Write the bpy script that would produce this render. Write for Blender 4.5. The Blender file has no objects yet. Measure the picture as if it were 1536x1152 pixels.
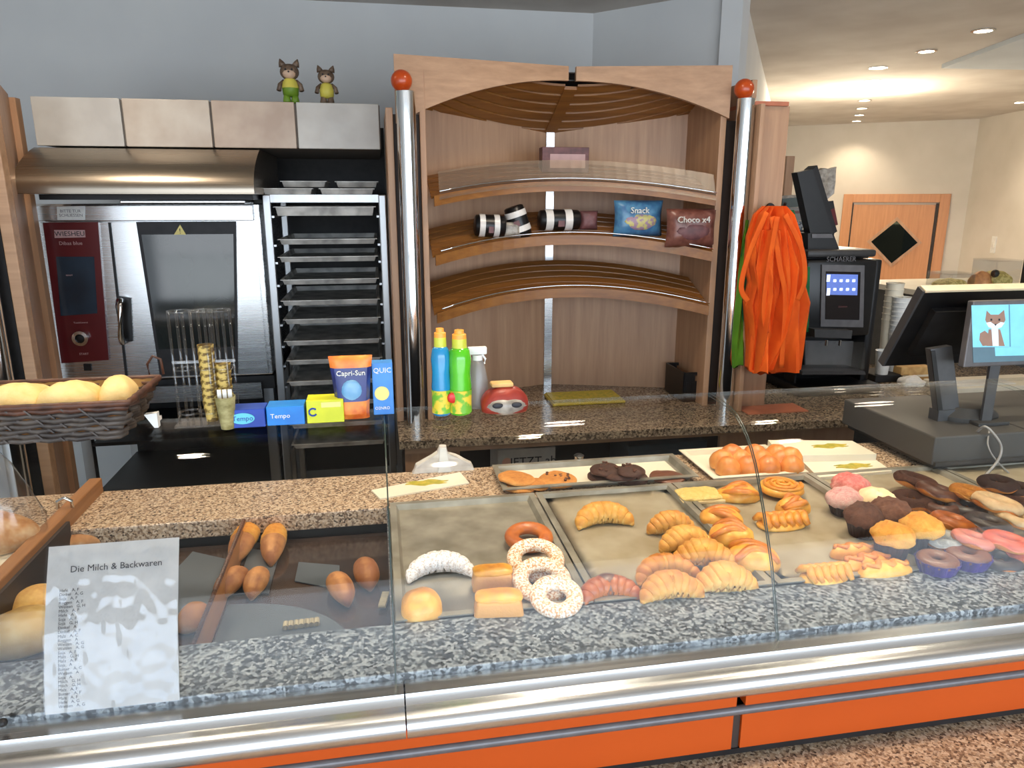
import bpy, bmesh, math, random
from mathutils import Vector, Matrix, noise
random.seed(7)
PI = math.pi
S = bpy.context.scene
COL = S.collection
# ------------------------------------------------------------------ camera
F, CX, CY = 1100.0, 768.0, 576.0
YAW, PIT, CZ = math.radians(10.3), math.atan(276/1100), 1.75
fw = Vector((math.sin(YAW)*math.cos(PIT), math.cos(YAW)*math.cos(PIT), -math.sin(PIT)))
rt = Vector((math.cos(YAW), -math.sin(YAW), 0))
up = Vector((math.sin(YAW)*math.sin(PIT), math.cos(YAW)*math.sin(PIT), math.cos(PIT)))
cd = bpy.data.cameras.new('camera'); cam = bpy.data.objects.new('camera', cd); COL.objects.link(cam)
cam.matrix_world = Matrix(((rt.x, up.x, -fw.x, 0), (rt.y, up.y, -fw.y, 0), (rt.z, up.z, -fw.z, CZ), (0, 0, 0, 1)))
cd.sensor_width = 36; cd.lens = F/1536*36; cd.clip_start = .02
S.camera = cam
EYE = Vector((0, 0, CZ))
def ray(x, y): return fw + rt*((x-CX)/F) + up*(-(y-CY)/F)
def on(x, y, z): d = ray(x, y); return EYE + d*((z-CZ)/d.z)
def at(x, y, Y): d = ray(x, y); return EYE + d*(Y/d.y)
def mpp(p): return (Vector(p)-EYE).dot(fw)/F        # metres per pixel at a point
# ------------------------------------------------------------------ light
S.view_settings.view_transform = 'Standard'; S.view_settings.look = 'None'
S.view_settings.exposure = 0.45; S.view_settings.gamma = 1; S.view_settings.use_curve_mapping = False
W = bpy.data.worlds.new('sky'); S.world = W; W.use_nodes = True
wn = W.node_tree; bg = wn.nodes['Background']
tc = wn.nodes.new('ShaderNodeTexCoord'); sx = wn.nodes.new('ShaderNodeSeparateXYZ'); rp = wn.nodes.new('ShaderNodeValToRGB')
wn.links.new(tc.outputs['Generated'], sx.inputs[0]); wn.links.new(sx.outputs['Z'], rp.inputs[0]); wn.links.new(rp.outputs[0], bg.inputs[0])
rp.color_ramp.elements[0].position = 0.0; rp.color_ramp.elements[0].color = (.22, .22, .22, 1)
rp.color_ramp.elements[1].position = 0.06; rp.color_ramp.elements[1].color = (.62, .78, 1, 1)
bg.inputs[1].default_value = 2.6
def lamp(name, kind, loc, energy, color, size=.1, sy=None, rot=(0, 0, 0), angle=None, blend=.5):
    l = bpy.data.lights.new(name, kind); l.energy = energy; l.color = color
    if kind == 'AREA':
        l.shape = 'RECTANGLE' if sy else 'DISK'; l.size = size
        if sy: l.size_y = sy
    else: l.shadow_soft_size = size
    if angle: l.spot_size = angle; l.spot_blend = blend
    o = bpy.data.objects.new(name, l); COL.objects.link(o); o.location = loc; o.rotation_euler = rot
    return o
# daylight of the shop windows behind the customer
lamp('window_daylight', 'AREA', (1.2, -2.72, 1.5), 128, (.84, .92, 1), 7.4, 2.2, (PI/2, 0, 0))
# ------------------------------------------------------------------ materials
def newmat(name):
    m = bpy.data.materials.new(name); m.use_nodes = True; nt = m.node_tree
    return m, nt, nt.nodes['Principled BSDF']
def node(nt, t, **k):
    n = nt.nodes.new(t)
    for a, v in k.items(): setattr(n, a, v)
    return n
def ramp(nt, src, stops, interp='LINEAR'):
    r = node(nt, 'ShaderNodeValToRGB'); cr = r.color_ramp; cr.interpolation = interp
    while len(cr.elements) < len(stops): cr.elements.new(.5)
    for e, (p, c) in zip(cr.elements, stops): e.position = p; e.color = (*c, 1)
    nt.links.new(src, r.inputs[0]); return r.outputs[0]
def C(r, g, b):                                       # sRGB 0-255 -> linear
    f = lambda v: (v/255/12.92 if v/255 <= .04045 else ((v/255+.055)/1.055)**2.4)
    return (f(r), f(g), f(b))
def bump(nt, b, h, strength=.3, dist=.002):
    n = node(nt, 'ShaderNodeBump'); n.inputs['Strength'].default_value = strength; n.inputs['Distance'].default_value = dist
    nt.links.new(h, n.inputs['Height']); nt.links.new(n.outputs[0], b.inputs['Normal'])
def coords(nt, scale=(1, 1, 1)):
    t = node(nt, 'ShaderNodeTexCoord'); m = node(nt, 'ShaderNodeMapping'); m.inputs['Scale'].default_value = scale
    nt.links.new(t.outputs['Object'], m.inputs[0]); return m.outputs[0]
def noisetex(nt, vec, scale, detail=3, rough=.5):
    n = node(nt, 'ShaderNodeTexNoise'); n.inputs['Scale'].default_value = scale; n.inputs['Detail'].default_value = detail
    n.inputs['Roughness'].default_value = rough; nt.links.new(vec, n.inputs['Vector']); return n.outputs['Fac']
def pm(name, c, rough=.5, metal=0, c2=None, scale=(30, 30, 30), bmp=0, bscale=None, coat=0, spec=None, detail=3, lo=.35, hi=.65, emit=0, ecol=None, sub=0):
    m, nt, b = newmat(name)
    b.inputs['Base Color'].default_value = (*c, 1); b.inputs['Roughness'].default_value = rough; b.inputs['Metallic'].default_value = metal
    if coat: b.inputs['Coat Weight'].default_value = coat; b.inputs['Coat Roughness'].default_value = .08
    if spec is not None: b.inputs['Specular IOR Level'].default_value = spec
    if c2 is None: c2 = tuple(v*.88 for v in c)
    f = noisetex(nt, coords(nt, scale), 1, detail)
    nt.links.new(ramp(nt, f, [(lo, c), (hi, c2)]), b.inputs['Base Color'])
    if bmp: bump(nt, b, noisetex(nt, coords(nt, bscale or scale), 1, 4), bmp)
    if emit: b.inputs['Emission Color'].default_value = (*(ecol or c), 1); b.inputs['Emission Strength'].default_value = emit
    if sub: b.inputs['Subsurface Weight'].default_value = sub; b.inputs['Subsurface Radius'].default_value = (.01, .005, .002)
    return m
def granite(name, cols, rough=.25, sc=250):
    m, nt, b = newmat(name); v = coords(nt)
    vo = node(nt, 'ShaderNodeTexVoronoi'); vo.inputs['Scale'].default_value = sc; nt.links.new(v, vo.inputs['Vector'])
    s = node(nt, 'ShaderNodeSeparateColor'); nt.links.new(vo.outputs['Color'], s.inputs[0])
    n = noisetex(nt, v, sc*.35, 4, .6)
    a = node(nt, 'ShaderNodeMath', operation='ADD'); nt.links.new(s.outputs[0], a.inputs[0]); nt.links.new(n, a.inputs[1])
    h = node(nt, 'ShaderNodeMath', operation='MULTIPLY'); nt.links.new(a.outputs[0], h.inputs[0]); h.inputs[1].default_value = .5
    nt.links.new(ramp(nt, h.outputs[0], cols), b.inputs['Base Color']); b.inputs['Roughness'].default_value = rough
    return m
def wood(name, a, c, axis='z', rough=.45, sc=1.0):
    m, nt, b = newmat(name)
    s = {'x': (1.2, 22, 22), 'y': (22, 1.2, 22), 'z': (22, 22, 1.2)}[axis]
    f = noisetex(nt, coords(nt, tuple(k*sc for k in s)), 1.6, 6, .65)
    nt.links.new(ramp(nt, f, [(.3, a), (.7, c)]), b.inputs['Base Color']); b.inputs['Roughness'].default_value = rough
    bump(nt, b, f, .08, .001); return m
def steel(name, c=(.62, .63, .64), rough=.28, axis='x', aniso=0, var=.3):
    m, nt, b = newmat(name)
    s = {'x': (1, 260, 260), 'y': (260, 1, 260), 'z': (260, 260, 1)}[axis]
    f = noisetex(nt, coords(nt, s), 1, 2)
    mr = node(nt, 'ShaderNodeMapRange'); mr.inputs['To Min'].default_value = rough*(1-var); mr.inputs['To Max'].default_value = rough*(1+var)
    nt.links.new(f, mr.inputs[0]); nt.links.new(mr.outputs[0], b.inputs['Roughness'])
    b.inputs['Metallic'].default_value = 1; b.inputs['Base Color'].default_value = (*c, 1)
    bump(nt, b, f, .05, .0004); return m
def glassm(name, tint=(.93, .97, .96), refl=1.0, ior=1.45, rough=.02):
    m = bpy.data.materials.new(name); m.use_nodes = True; nt = m.node_tree; nt.nodes.clear()
    o = node(nt, 'ShaderNodeOutputMaterial'); mx = node(nt, 'ShaderNodeMixShader'); t = node(nt, 'ShaderNodeBsdfTransparent')
    g = node(nt, 'ShaderNodeBsdfGlossy'); fr = node(nt, 'ShaderNodeLayerWeight'); fr.inputs[0].default_value = .5
    pw = node(nt, 'ShaderNodeMath', operation='POWER'); pw.inputs[1].default_value = 5   # Schlick, same from both faces
    mu = node(nt, 'ShaderNodeMath', operation='MULTIPLY_ADD'); mu.inputs[1].default_value = .9*min(1, refl); mu.inputs[2].default_value = .035*refl; mu.use_clamp = True
    nt.links.new(fr.outputs['Facing'], pw.inputs[0])
    t.inputs[0].default_value = (*tint, 1); g.inputs['Roughness'].default_value = rough
    nt.links.new(pw.outputs[0], mu.inputs[0]); nt.links.new(mu.outputs[0], mx.inputs[0]); nt.links.new(t.outputs[0], mx.inputs[1]); nt.links.new(g.outputs[0], mx.inputs[2])
    nt.links.new(mx.outputs[0], o.inputs[0]); return m
def bake(name, pale, gold, brown, rough=.5, dark=None, bmp=.25, sc=55, sugar=None, gloss=0):
    """crust: float attribute 'tone' 0 pale .. 1 brown, broken up by noise"""
    m, nt, b = newmat(name)
    a = node(nt, 'ShaderNodeAttribute', attribute_name='tone'); v = coords(nt)
    n = noisetex(nt, v, sc, 5, .6)
    mm = node(nt, 'ShaderNodeMapRange'); mm.inputs['To Min'].default_value = -.42; mm.inputs['To Max'].default_value = .42; nt.links.new(n, mm.inputs[0])
    ad = node(nt, 'ShaderNodeMath', operation='ADD'); nt.links.new(a.outputs['Fac'], ad.inputs[0]); nt.links.new(mm.outputs[0], ad.inputs[1])
    st = [(0.05, pale), (.45, gold), (.85, brown)] + ([(1, dark)] if dark else [])
    out = ramp(nt, ad.outputs[0], st)
    if sugar:
        sn = noisetex(nt, v, 260, 3, .7); mk = ramp(nt, sn, [(sugar[1]-.06, (0, 0, 0)), (sugar[1]+.04, (1, 1, 1))])
        mix = node(nt, 'ShaderNodeMix', data_type='RGBA'); nt.links.new(mk, mix.inputs['Factor']); nt.links.new(out, mix.inputs['A'])
        mix.inputs['B'].default_value = (*sugar[0], 1); out = mix.outputs['Result']
    nt.links.new(out, b.inputs['Base Color']); b.inputs['Roughness'].default_value = rough
    if gloss: b.inputs['Coat Weight'].default_value = gloss; b.inputs['Coat Roughness'].default_value = .25
    bump(nt, b, noisetex(nt, v, sc*3.2, 5, .65), bmp, .004); return m
M = {}
M['wall'] = pm('painted_wall', C(222, 225, 226), .9, scale=(3, 3, 3), c2=C(217, 220, 222), bmp=.05, bscale=(90, 90, 90))
M['wall_warm'] = pm('painted_wall_cream', C(214, 208, 198), .9, scale=(3, 3, 3), c2=C(208, 202, 191))
M['ceil'] = pm('ceiling_paint', C(214, 208, 200), .95, scale=(2, 2, 2), c2=C(197, 189, 180))
M['ceil_lit'] = pm('ceiling_bluish_lit', C(214, 222, 228), .95, scale=(2, 2, 2))
M['floor'] = pm('floor_tile_grey', C(170, 160, 148), .4, scale=(5, 5, 5), c2=C(150, 142, 132))
M['gran'] = granite('granite_tan', [(.2, C(64, 54, 48)), (.36, C(138, 112, 90)), (.5, C(188, 158, 128)), (.62, C(214, 190, 162)), (.8, C(120, 96, 80))])
M['gran_d'] = granite('granite_ledge', [(.22, C(24, 28, 34)), (.4, C(62, 68, 76)), (.5, C(106, 114, 122)), (.62, C(152, 158, 164)), (.8, C(58, 60, 64))], .3, 185)  # blue of daylight mirrored in the case glass put into the ledge colours
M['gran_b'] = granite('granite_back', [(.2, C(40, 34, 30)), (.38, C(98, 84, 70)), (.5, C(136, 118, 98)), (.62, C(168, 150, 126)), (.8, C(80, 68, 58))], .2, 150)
M['beech'] = wood('beech_wood', C(194, 154, 120), C(168, 128, 98), 'z')
M['beechx'] = wood('beech_wood_x', C(196, 156, 122), C(168, 130, 98), 'x')
M['slat'] = wood('oiled_slat_wood', C(160, 106, 48), C(118, 72, 30), 'x', .35)
M['slat_d'] = wood('shelf_slat_wood', C(150, 98, 44), C(104, 64, 28), 'x', .3)
M['door'] = wood('door_beech', C(206, 148, 100), C(184, 126, 82), 'z', .4)
M['plank'] = wood('pine_plank', C(178, 124, 76), C(138, 90, 50), 'y', .5)
M['chrome'] = steel('chrome', (.82, .84, .85), .1, 'z')
M['rail'] = steel('aluminium_rail', (.62, .64, .66), .24, 'x')
M['steel'] = steel('brushed_steel', (.66, .67, .68), .26, 'x')
M['steel_h'] = steel('hood_steel', (.36, .31, .25), .3, 'x')
M['tray'] = pm('tray_metal', C(172, 166, 152), .42, .45, c2=C(134, 128, 114), scale=(14, 14, 14), detail=6)
M['tray_rack'] = pm('rack_tray_metal', C(206, 204, 198), .45, .4, c2=C(150, 148, 144), scale=(14, 14, 14))
M['rackm'] = steel('rack_frame_steel', (.42, .43, .44), .35, 'z')
M['paper'] = pm('baking_paper', C(216, 204, 178), .7, c2=C(190, 172, 138), scale=(11, 11, 11), detail=6, bmp=.3, bscale=(40, 40, 40))
M['cream'] = pm('cream_board', C(230, 222, 202), .5, c2=C(222, 212, 190), scale=(8, 8, 8))
M['herb'] = pm('green_yellow_filling', C(150, 146, 40), .5, c2=C(196, 172, 60), scale=(60, 60, 60), bmp=.5)
M['orange_p'] = pm('orange_panel', C(184, 76, 14), .6, c2=C(176, 70, 12), scale=(2, 2, 2), spec=.25)
M['orange_b'] = pm('orange_wood_ball', C(206, 82, 20), .3, c2=C(186, 66, 14), scale=(30, 30, 30), coat=.4)
M['black'] = pm('black_plastic', C(20, 19, 20), .35, c2=C(15, 15, 16))
M['dark'] = pm('dark_metal', C(34, 33, 34), .5, .3, c2=C(26, 25, 26))
M['darkg'] = pm('dark_grey_plastic', C(58, 57, 57), .45, c2=C(50, 49, 49))
M['reg'] = pm('register_housing', C(74, 72, 70), .5, c2=C(66, 64, 62), scale=(6, 6, 6))
M['maroon'] = pm('maroon_panel', C(96, 22, 26), .3, c2=C(86, 18, 24), scale=(4, 4, 4), coat=.3)
M['bglass'] = pm('dark_oven_glass', C(44, 48, 46), .08, c2=C(34, 38, 37), scale=(4, 4, 4), spec=.8)
M['screen_o'] = pm('oven_display', C(30, 42, 54), .1, c2=C(40, 58, 74), scale=(6, 6, 6), spec=.7)
M['white'] = pm('white_plastic', C(232, 232, 228), .4)
M['whitep'] = pm('white_paper', C(226, 224, 218), .7, bmp=.2, bscale=(20, 20, 20))
M['grey_t'] = pm('grey_print', C(120, 118, 122), .6)
M['ink'] = pm('dark_print', C(40, 40, 46), .6)
M['lpink'] = pm('pale_pink_plate', C(196, 160, 158), .5)
M['tile'] = pm('beige_tile', C(196, 186, 172), .35, c2=C(176, 160, 144), scale=(7, 7, 7), detail=8, bmp=.1, bscale=(30, 30, 30))
M['tile2'] = pm('grey_beige_tile', C(192, 190, 184), .35, c2=C(176, 172, 166), scale=(7, 7, 7), detail=8, bmp=.1, bscale=(30, 30, 30))
M['tile3'] = pm('rosy_tile', C(188, 170, 152), .35, c2=C(168, 146, 128), scale=(7, 7, 7), detail=8, bmp=.1, bscale=(30, 30, 30))
M['grout'] = pm('grout', C(120, 112, 104), .9)
M['glass'] = glassm('case_glass', (.98, .992, .988), .42)
M['acryl'] = glassm('clear_acrylic', (.93, .94, .95), 2.2, 1.49, .05)
M['bagpl'] = glassm('clear_plastic_bag', (.93, .93, .93), 2.6, 1.4, .15)
M['guard'] = glassm('hazy_acrylic', (.9, .87, .8), 3, 1.49, .35)
M['seal'] = pm('dark_glass_edge', C(34, 48, 42), .3)
M['led'] = pm('lamp_disc', C(255, 236, 200), .5, emit=14, ecol=(1, .86, .64))
M['crois'] = bake('croissant_crust', C(246, 208, 128), C(228, 166, 74), C(184, 108, 38), .5, C(130, 66, 22))
M['puff'] = bake('puff_pastry', C(250, 212, 120), C(236, 168, 62), C(194, 110, 34), .42, gloss=.25)
M['roll'] = bake('bread_roll_crust', C(236, 210, 170), C(194, 136, 82), C(134, 80, 44), .65, sc=38)
M['bun'] = bake('pale_bun_crust', C(238, 214, 160), C(222, 180, 104), C(186, 130, 62), .6, bmp=.12)
M['obun'] = bake('small_bun_crust', C(240, 178, 100), C(220, 136, 62), C(184, 96, 38), .45, bmp=.1, gloss=.3)
M['sugar'] = bake('sugared_dough', C(232, 190, 140), C(214, 158, 104), C(186, 124, 76), .75, sugar=(C(246, 234, 218), .5))
M['powder'] = bake('powder_sugared', C(216, 208, 204), C(206, 196, 192), C(176, 150, 132), .85, sugar=(C(238, 236, 238), .47))
M['doughnut'] = bake('fried_dough', C(226, 160, 80), C(206, 116, 40), C(160, 74, 20), .4, bmp=.08, gloss=.3)
M['cheese'] = bake('cheese_crust', C(240, 190, 96), C(224, 150, 54), C(186, 102, 32), .55, sc=120, bmp=.8)
M['cookie'] = bake('cookie_dough', C(224, 164, 92), C(204, 134, 62), C(160, 92, 36), .75, sc=90, bmp=.6)
M['choc'] = bake('chocolate_dough', C(92, 54, 36), C(66, 36, 24), C(40, 22, 16), .6, sc=90, bmp=.6)
M['mchoc'] = bake('milk_chocolate_icing', C(142, 92, 68), C(116, 70, 48), C(84, 46, 32), .4, bmp=.3, gloss=.3)
M['chocnut'] = bake('nutted_chocolate', C(150, 104, 78), C(112, 68, 48), C(72, 40, 30), .6, sc=150, bmp=1.0)
M['pinkc'] = bake('pink_crumb', C(246, 188, 176), C(236, 128, 122), C(214, 92, 92), .6, sc=150, bmp=1)
M['pinkw'] = bake('pink_white_crumb', C(250, 226, 216), C(240, 178, 172), C(206, 110, 110), .6, sc=170, bmp=1)
M['pinki'] = bake('pink_icing', C(252, 200, 176), C(246, 164, 142), C(228, 132, 112), .35, bmp=.06, gloss=.4)
M['coral'] = bake('coral_icing', C(255, 164, 120), C(250, 132, 98), C(232, 108, 80), .35, bmp=.06, gloss=.4)
M['cremei'] = bake('cream_icing', C(250, 232, 192), C(240, 214, 168), C(214, 172, 120), .45, bmp=.3)
M['greyc'] = bake('grey_choc_icing', C(118, 104, 100), C(92, 80, 78), C(64, 54, 52), .35, bmp=.2, gloss=.4)
M['bwi'] = bake('white_striped_icing', C(236, 236, 232), C(214, 214, 210), C(36, 32, 40), .4, sc=70, bmp=.5)
M['cup'] = pm('dark_paper_cup', C(58, 38, 36), .6, c2=C(44, 28, 30), bmp=.2)
M['cup_p'] = pm('purple_wrapper', C(64, 40, 130), .35, c2=C(46, 28, 96), scale=(50, 50, 50), bmp=.5)
M['crumb'] = bake('crumble_topping', C(250, 224, 150), C(238, 200, 112), C(214, 162, 70), .7, sc=120, bmp=1)
M['slabside'] = bake('yeast_slice', C(222, 158, 84), C(196, 130, 62), C(128, 98, 74), .6)
M['comp'] = pm('dark_brown_liner', C(64, 50, 42), .12, c2=C(48, 38, 34), scale=(9, 9, 9), spec=.7)
M['refl_g'] = pm('grey_painted_reflection', C(86, 92, 98), .3, c2=C(74, 80, 86), scale=(9, 9, 9))
M['rice'] = pm('pale_rippled_cake', C(176, 164, 132), .7, c2=C(132, 122, 98), scale=(200, 10, 10))
M['wick'] = pm('grey_brown_wicker', C(84, 74, 66), .5, c2=C(50, 42, 38), scale=(40, 40, 60), bmp=.3)
M['wick_b'] = pm('brown_wicker', C(96, 58, 40), .5, c2=C(60, 36, 26), scale=(40, 40, 60), bmp=.3)
M['bread_s'] = bake('sliced_bread', C(248, 222, 160), C(240, 204, 132), C(202, 150, 86), .75, sc=60)
M['liner_t'] = pm('tan_basket_liner', C(206, 168, 108), .7, c2=C(180, 140, 84))
M['tealb'] = pm('light_teal_logo', C(96, 196, 214), .4)
M['blueb'] = pm('deep_blue_carton', C(20, 66, 170), .35, c2=C(16, 56, 150))
M['blueb2'] = pm('sky_blue_carton', C(24, 128, 208), .35, c2=C(20, 112, 196))
M['yelb'] = pm('lime_yellow_carton', C(206, 208, 30), .4, c2=C(190, 196, 26))
M['navy'] = pm('navy_foil', C(34, 50, 120), .3, c2=C(28, 40, 104), bmp=.3, bscale=(30, 30, 30))
M['orangef'] = pm('orange_foil', C(236, 150, 60), .35, c2=C(220, 110, 40), scale=(40, 40, 40))
M['skyf'] = pm('pale_blue_foil', C(130, 176, 206), .3, c2=C(90, 148, 196), scale=(40, 40, 40))
M['fruit'] = pm('orange_fruit_print', C(226, 140, 50), .4, c2=C(196, 84, 30), scale=(50, 50, 50))
M['cart'] = pm('light_blue_carton', C(70, 142, 214), .4, c2=C(50, 118, 196), scale=(20, 20, 20))
M['yell'] = pm('pale_yellow_print', C(232, 216, 130), .5)
M['blue_l'] = pm('blue_drink', C(30, 140, 190), .15, c2=C(24, 120, 176), scale=(18, 18, 18), coat=.5)
M['green_l'] = pm('green_drink', C(88, 190, 30), .15, c2=C(70, 168, 22), scale=(18, 18, 18), coat=.5)
M['labelf'] = pm('fruit_label', C(226, 196, 60), .35, c2=C(110, 176, 50), scale=(60, 60, 60), lo=.45, hi=.55)
M['redap'] = pm('red_apple_print', C(206, 40, 34), .35)
M['capo'] = pm('orange_bottle_cap', C(246, 168, 66), .4)
M['yneck'] = pm('yellow_green_neck', C(206, 210, 70), .3)
M['spray'] = glassm('clear_spray_bottle', (.8, .8, .8), 3, 1.45, .1)
M['gpl'] = pm('grey_spray_bottle', C(132, 128, 126), .3)
M['redbag'] = pm('red_snack_foil', C(150, 50, 36), .35, c2=C(120, 36, 28), bmp=.4)
M['greyf'] = pm('silver_print', C(168, 160, 148), .3, c2=C(120, 112, 102), scale=(50, 50, 50))
M['ytray'] = pm('mustard_tray', C(188, 164, 30), .4)
M['cowp'] = pm('black_white_pack', C(236, 232, 226), .3)
M['bfoil'] = pm('blue_foil_bag', C(84, 138, 172), .3, c2=C(60, 104, 150), scale=(40, 40, 40), bmp=.5)
M['brfoil'] = pm('brown_foil_bag', C(134, 86, 74), .3, c2=C(104, 60, 50), scale=(40, 40, 40), bmp=.5)
M['multi'] = pm('snack_picture', C(200, 190, 120), .35, c2=C(160, 130, 150), scale=(50, 50, 50), lo=.45, hi=.55)
M['pbox'] = pm('maroon_box', C(120, 76, 76), .5, c2=C(92, 58, 60))
M['catfur'] = pm('brown_grey_paint', C(118, 100, 84), .5, c2=C(84, 66, 52), scale=(50, 50, 50))
M['catface'] = pm('cream_face_paint', C(206, 176, 152), .5)
M['catg'] = pm('green_paint', C(104, 140, 36), .5)
M['caty'] = pm('yellow_paint', C(206, 196, 84), .5)
M['apron'] = pm('orange_cloth', C(244, 104, 16), .85, c2=C(232, 88, 10), scale=(10, 10, 10), bmp=.15, bscale=(300, 300, 300))
M['greenc'] = pm('green_cloth', C(92, 146, 24), .85, c2=C(78, 128, 18), scale=(10, 10, 10))
M['greend'] = pm('dark_green_cloth', C(20, 92, 52), .85, c2=C(16, 110, 60))
M['scr_b'] = pm('machine_screen_blue', C(92, 116, 190), .3, emit=.55, ecol=C(90, 114, 190))
M['scr_k'] = pm('machine_screen_dark', C(26, 20, 22), .1, spec=.7)
M['scr_w'] = pm('screen_white', C(225, 235, 250), .3, emit=.7, ecol=C(220, 230, 250))
M['scr_c'] = pm('display_cyan', C(120, 190, 214), .3, emit=.5, ecol=C(112, 184, 212))
M['scr_d'] = pm('display_grey_teal', C(84, 110, 124), .3, emit=.35, ecol=C(84, 110, 124))
M['scr_e'] = pm('display_edge_line', C(80, 130, 160), .3, emit=.3, ecol=C(80, 130, 160))
M['foxb'] = pm('fox_brown', C(140, 110, 96), .4, emit=.3, ecol=C(140, 108, 92))
M['foxw'] = pm('fox_white', C(196, 214, 224), .4, emit=.5, ecol=C(190, 210, 222))
M['bezel'] = pm('grey_bezel', C(104, 102, 104), .35, c2=C(94, 92, 94), metal=.3)
M['edge_highlight'] = pm('painted_edge_highlight', C(222, 204, 170), .5)
M['gframe'] = pm('grey_metal_arm', C(92, 92, 94), .35, .6)
M['mirror'] = pm('dark_door_pane', C(120, 136, 132), .03, 1, c2=C(124, 140, 136), scale=(3, 3, 3), spec=1)
M['cable'] = pm('grey_cable', C(150, 146, 142), .4)
M['wrap'] = pm('white_wrapping', C(216, 210, 202), .55, c2=C(196, 188, 178), bmp=.4, bscale=(30, 30, 30))
M['redw'] = pm('red_plastic', C(206, 30, 60), .35)
M['niche'] = pm('niche_brown', C(52, 40, 34), .6)
M['yellowbk'] = pm('yellow_food', C(226, 206, 130), .7, c2=C(180, 160, 80), scale=(60, 60, 60), lo=.45, hi=.55)
M['cupst'] = pm('waffle_cup_print', C(206, 176, 96), .5, c2=C(110, 84, 30), scale=(70, 70, 110), lo=.47, hi=.53)
M['cupg'] = pm('sugar_sachet_cup', C(170, 160, 110), .5, c2=C(120, 110, 60), scale=(60, 60, 90))
M['salmon'] = pm('salmon_panel', C(196, 116, 84), .5)
# ------------------------------------------------------------------ mesh helpers
WM = {}
def setm(o, m): o.matrix_world = m; o.matrix_basis = m; WM[o.name] = m
def thing(name, label, cat, loc=(0, 0, 0), rz=0, group=None, kind=None):
    o = bpy.data.objects.new(name, None); COL.objects.link(o); o.empty_display_size = .05
    m = Matrix.Translation(loc) @ Matrix.Rotation(rz, 4, 'Z'); o.matrix_basis = m; WM[o.name] = m
    if label: o['label'] = label
    if cat: o['category'] = cat
    if group: o['group'] = group
    if kind: o['kind'] = kind
    return o
def obj(name, bm, mat, parent=None, world=False, smooth=False, label=None, cat=None, group=None, kind=None, loc=None):
    """link bm as one mesh; world=True means its coordinates are world ones although it has a parent"""
    mats = mat if isinstance(mat, (list, tuple)) else [mat]
    if parent is not None:
        if world: bm.transform(WM[parent.name].inverted())
    elif loc is None and world:          # top-level: origin at its base centre
        if len(bm.verts):
            xs = [v.co.x for v in bm.verts]; ys = [v.co.y for v in bm.verts]; z = min(v.co.z for v in bm.verts)
            loc = Vector(((min(xs)+max(xs))/2, (min(ys)+max(ys))/2, z)); bm.transform(Matrix.Translation(-loc))
    bmesh.ops.recalc_face_normals(bm, faces=bm.faces)
    me = bpy.data.meshes.new(name); bm.to_mesh(me); bm.free()
    for x in mats: me.materials.append(M[x] if isinstance(x, str) else x)
    if smooth:
        for p in me.polygons: p.use_smooth = True
        if smooth == 'auto':
            me.set_sharp_from_angle(angle=math.radians(35))
    o = bpy.data.objects.new(name, me); COL.objects.link(o)
    if parent is not None: o.parent = parent; WM[o.name] = WM[parent.name]
    else:
        m = Matrix.Translation(loc if loc is not None else (0, 0, 0)); o.matrix_basis = m; WM[o.name] = m
    if label: o['label'] = label
    if cat: o['category'] = cat
    if group: o['group'] = group
    if kind: o['kind'] = kind
    return o
def B(): return bmesh.new()
def box(bm, x0, x1, y0, y1, z0, z1, m=None, bev=0, mi=0):
    r = bmesh.ops.create_cube(bm, size=1)
    vs = r['verts']
    for v in vs: v.co = Vector(((x0+x1)/2+v.co.x*(x1-x0), (y0+y1)/2+v.co.y*(y1-y0), (z0+z1)/2+v.co.z*(z1-z0)))
    fs = list({f for v in vs for f in v.link_faces})
    for f in fs: f.material_index = mi
    if bev:
        es = list({e for v in vs for e in v.link_edges})
        r2 = bmesh.ops.bevel(bm, geom=es, offset=bev, segments=2, affect='EDGES', profile=.5)
        vs = list({v for f in r2['faces'] for v in f.verts} | {v for v in vs if v.is_valid})
        for f in r2['faces']: f.material_index = mi
    if m is not None: bmesh.ops.transform(bm, matrix=m, verts=vs)
    return bm
def prism(bm, pts, ext, mi=0):
    """polygon (3d points) extruded by vector"""
    ext = Vector(ext); a = [bm.verts.new(Vector(p)) for p in pts]; b = [bm.verts.new(Vector(p)+ext) for p in pts]
    n = len(pts); fs = [bm.faces.new(a), bm.faces.new(b[::-1])]
    for i in range(n): fs.append(bm.faces.new((a[i], b[i], b[(i+1) % n], a[(i+1) % n])))
    for f in fs: f.material_index = mi
    return bm
def lathe(bm, prof, n=24, m=None, mi=0, fn=None, close=True):
    rings = []
    for (r, z) in prof:
        ring = []
        for k in range(n):
            a = 2*PI*k/n; rr = r*(fn(a, z) if fn else 1)
            co = Vector((rr*math.cos(a), rr*math.sin(a), z))
            ring.append(bm.verts.new(m @ co if m else co))
        rings.append(ring)
    fs = []
    for i in range(len(rings)-1):
        for k in range(n): fs.append(bm.faces.new((rings[i][k], rings[i][(k+1) % n], rings[i+1][(k+1) % n], rings[i+1][k])))
    if close:
        fs.append(bm.faces.new(rings[0][::-1])); fs.append(bm.faces.new(rings[-1]))
    for f in fs: f.material_index = mi
    return bm
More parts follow.
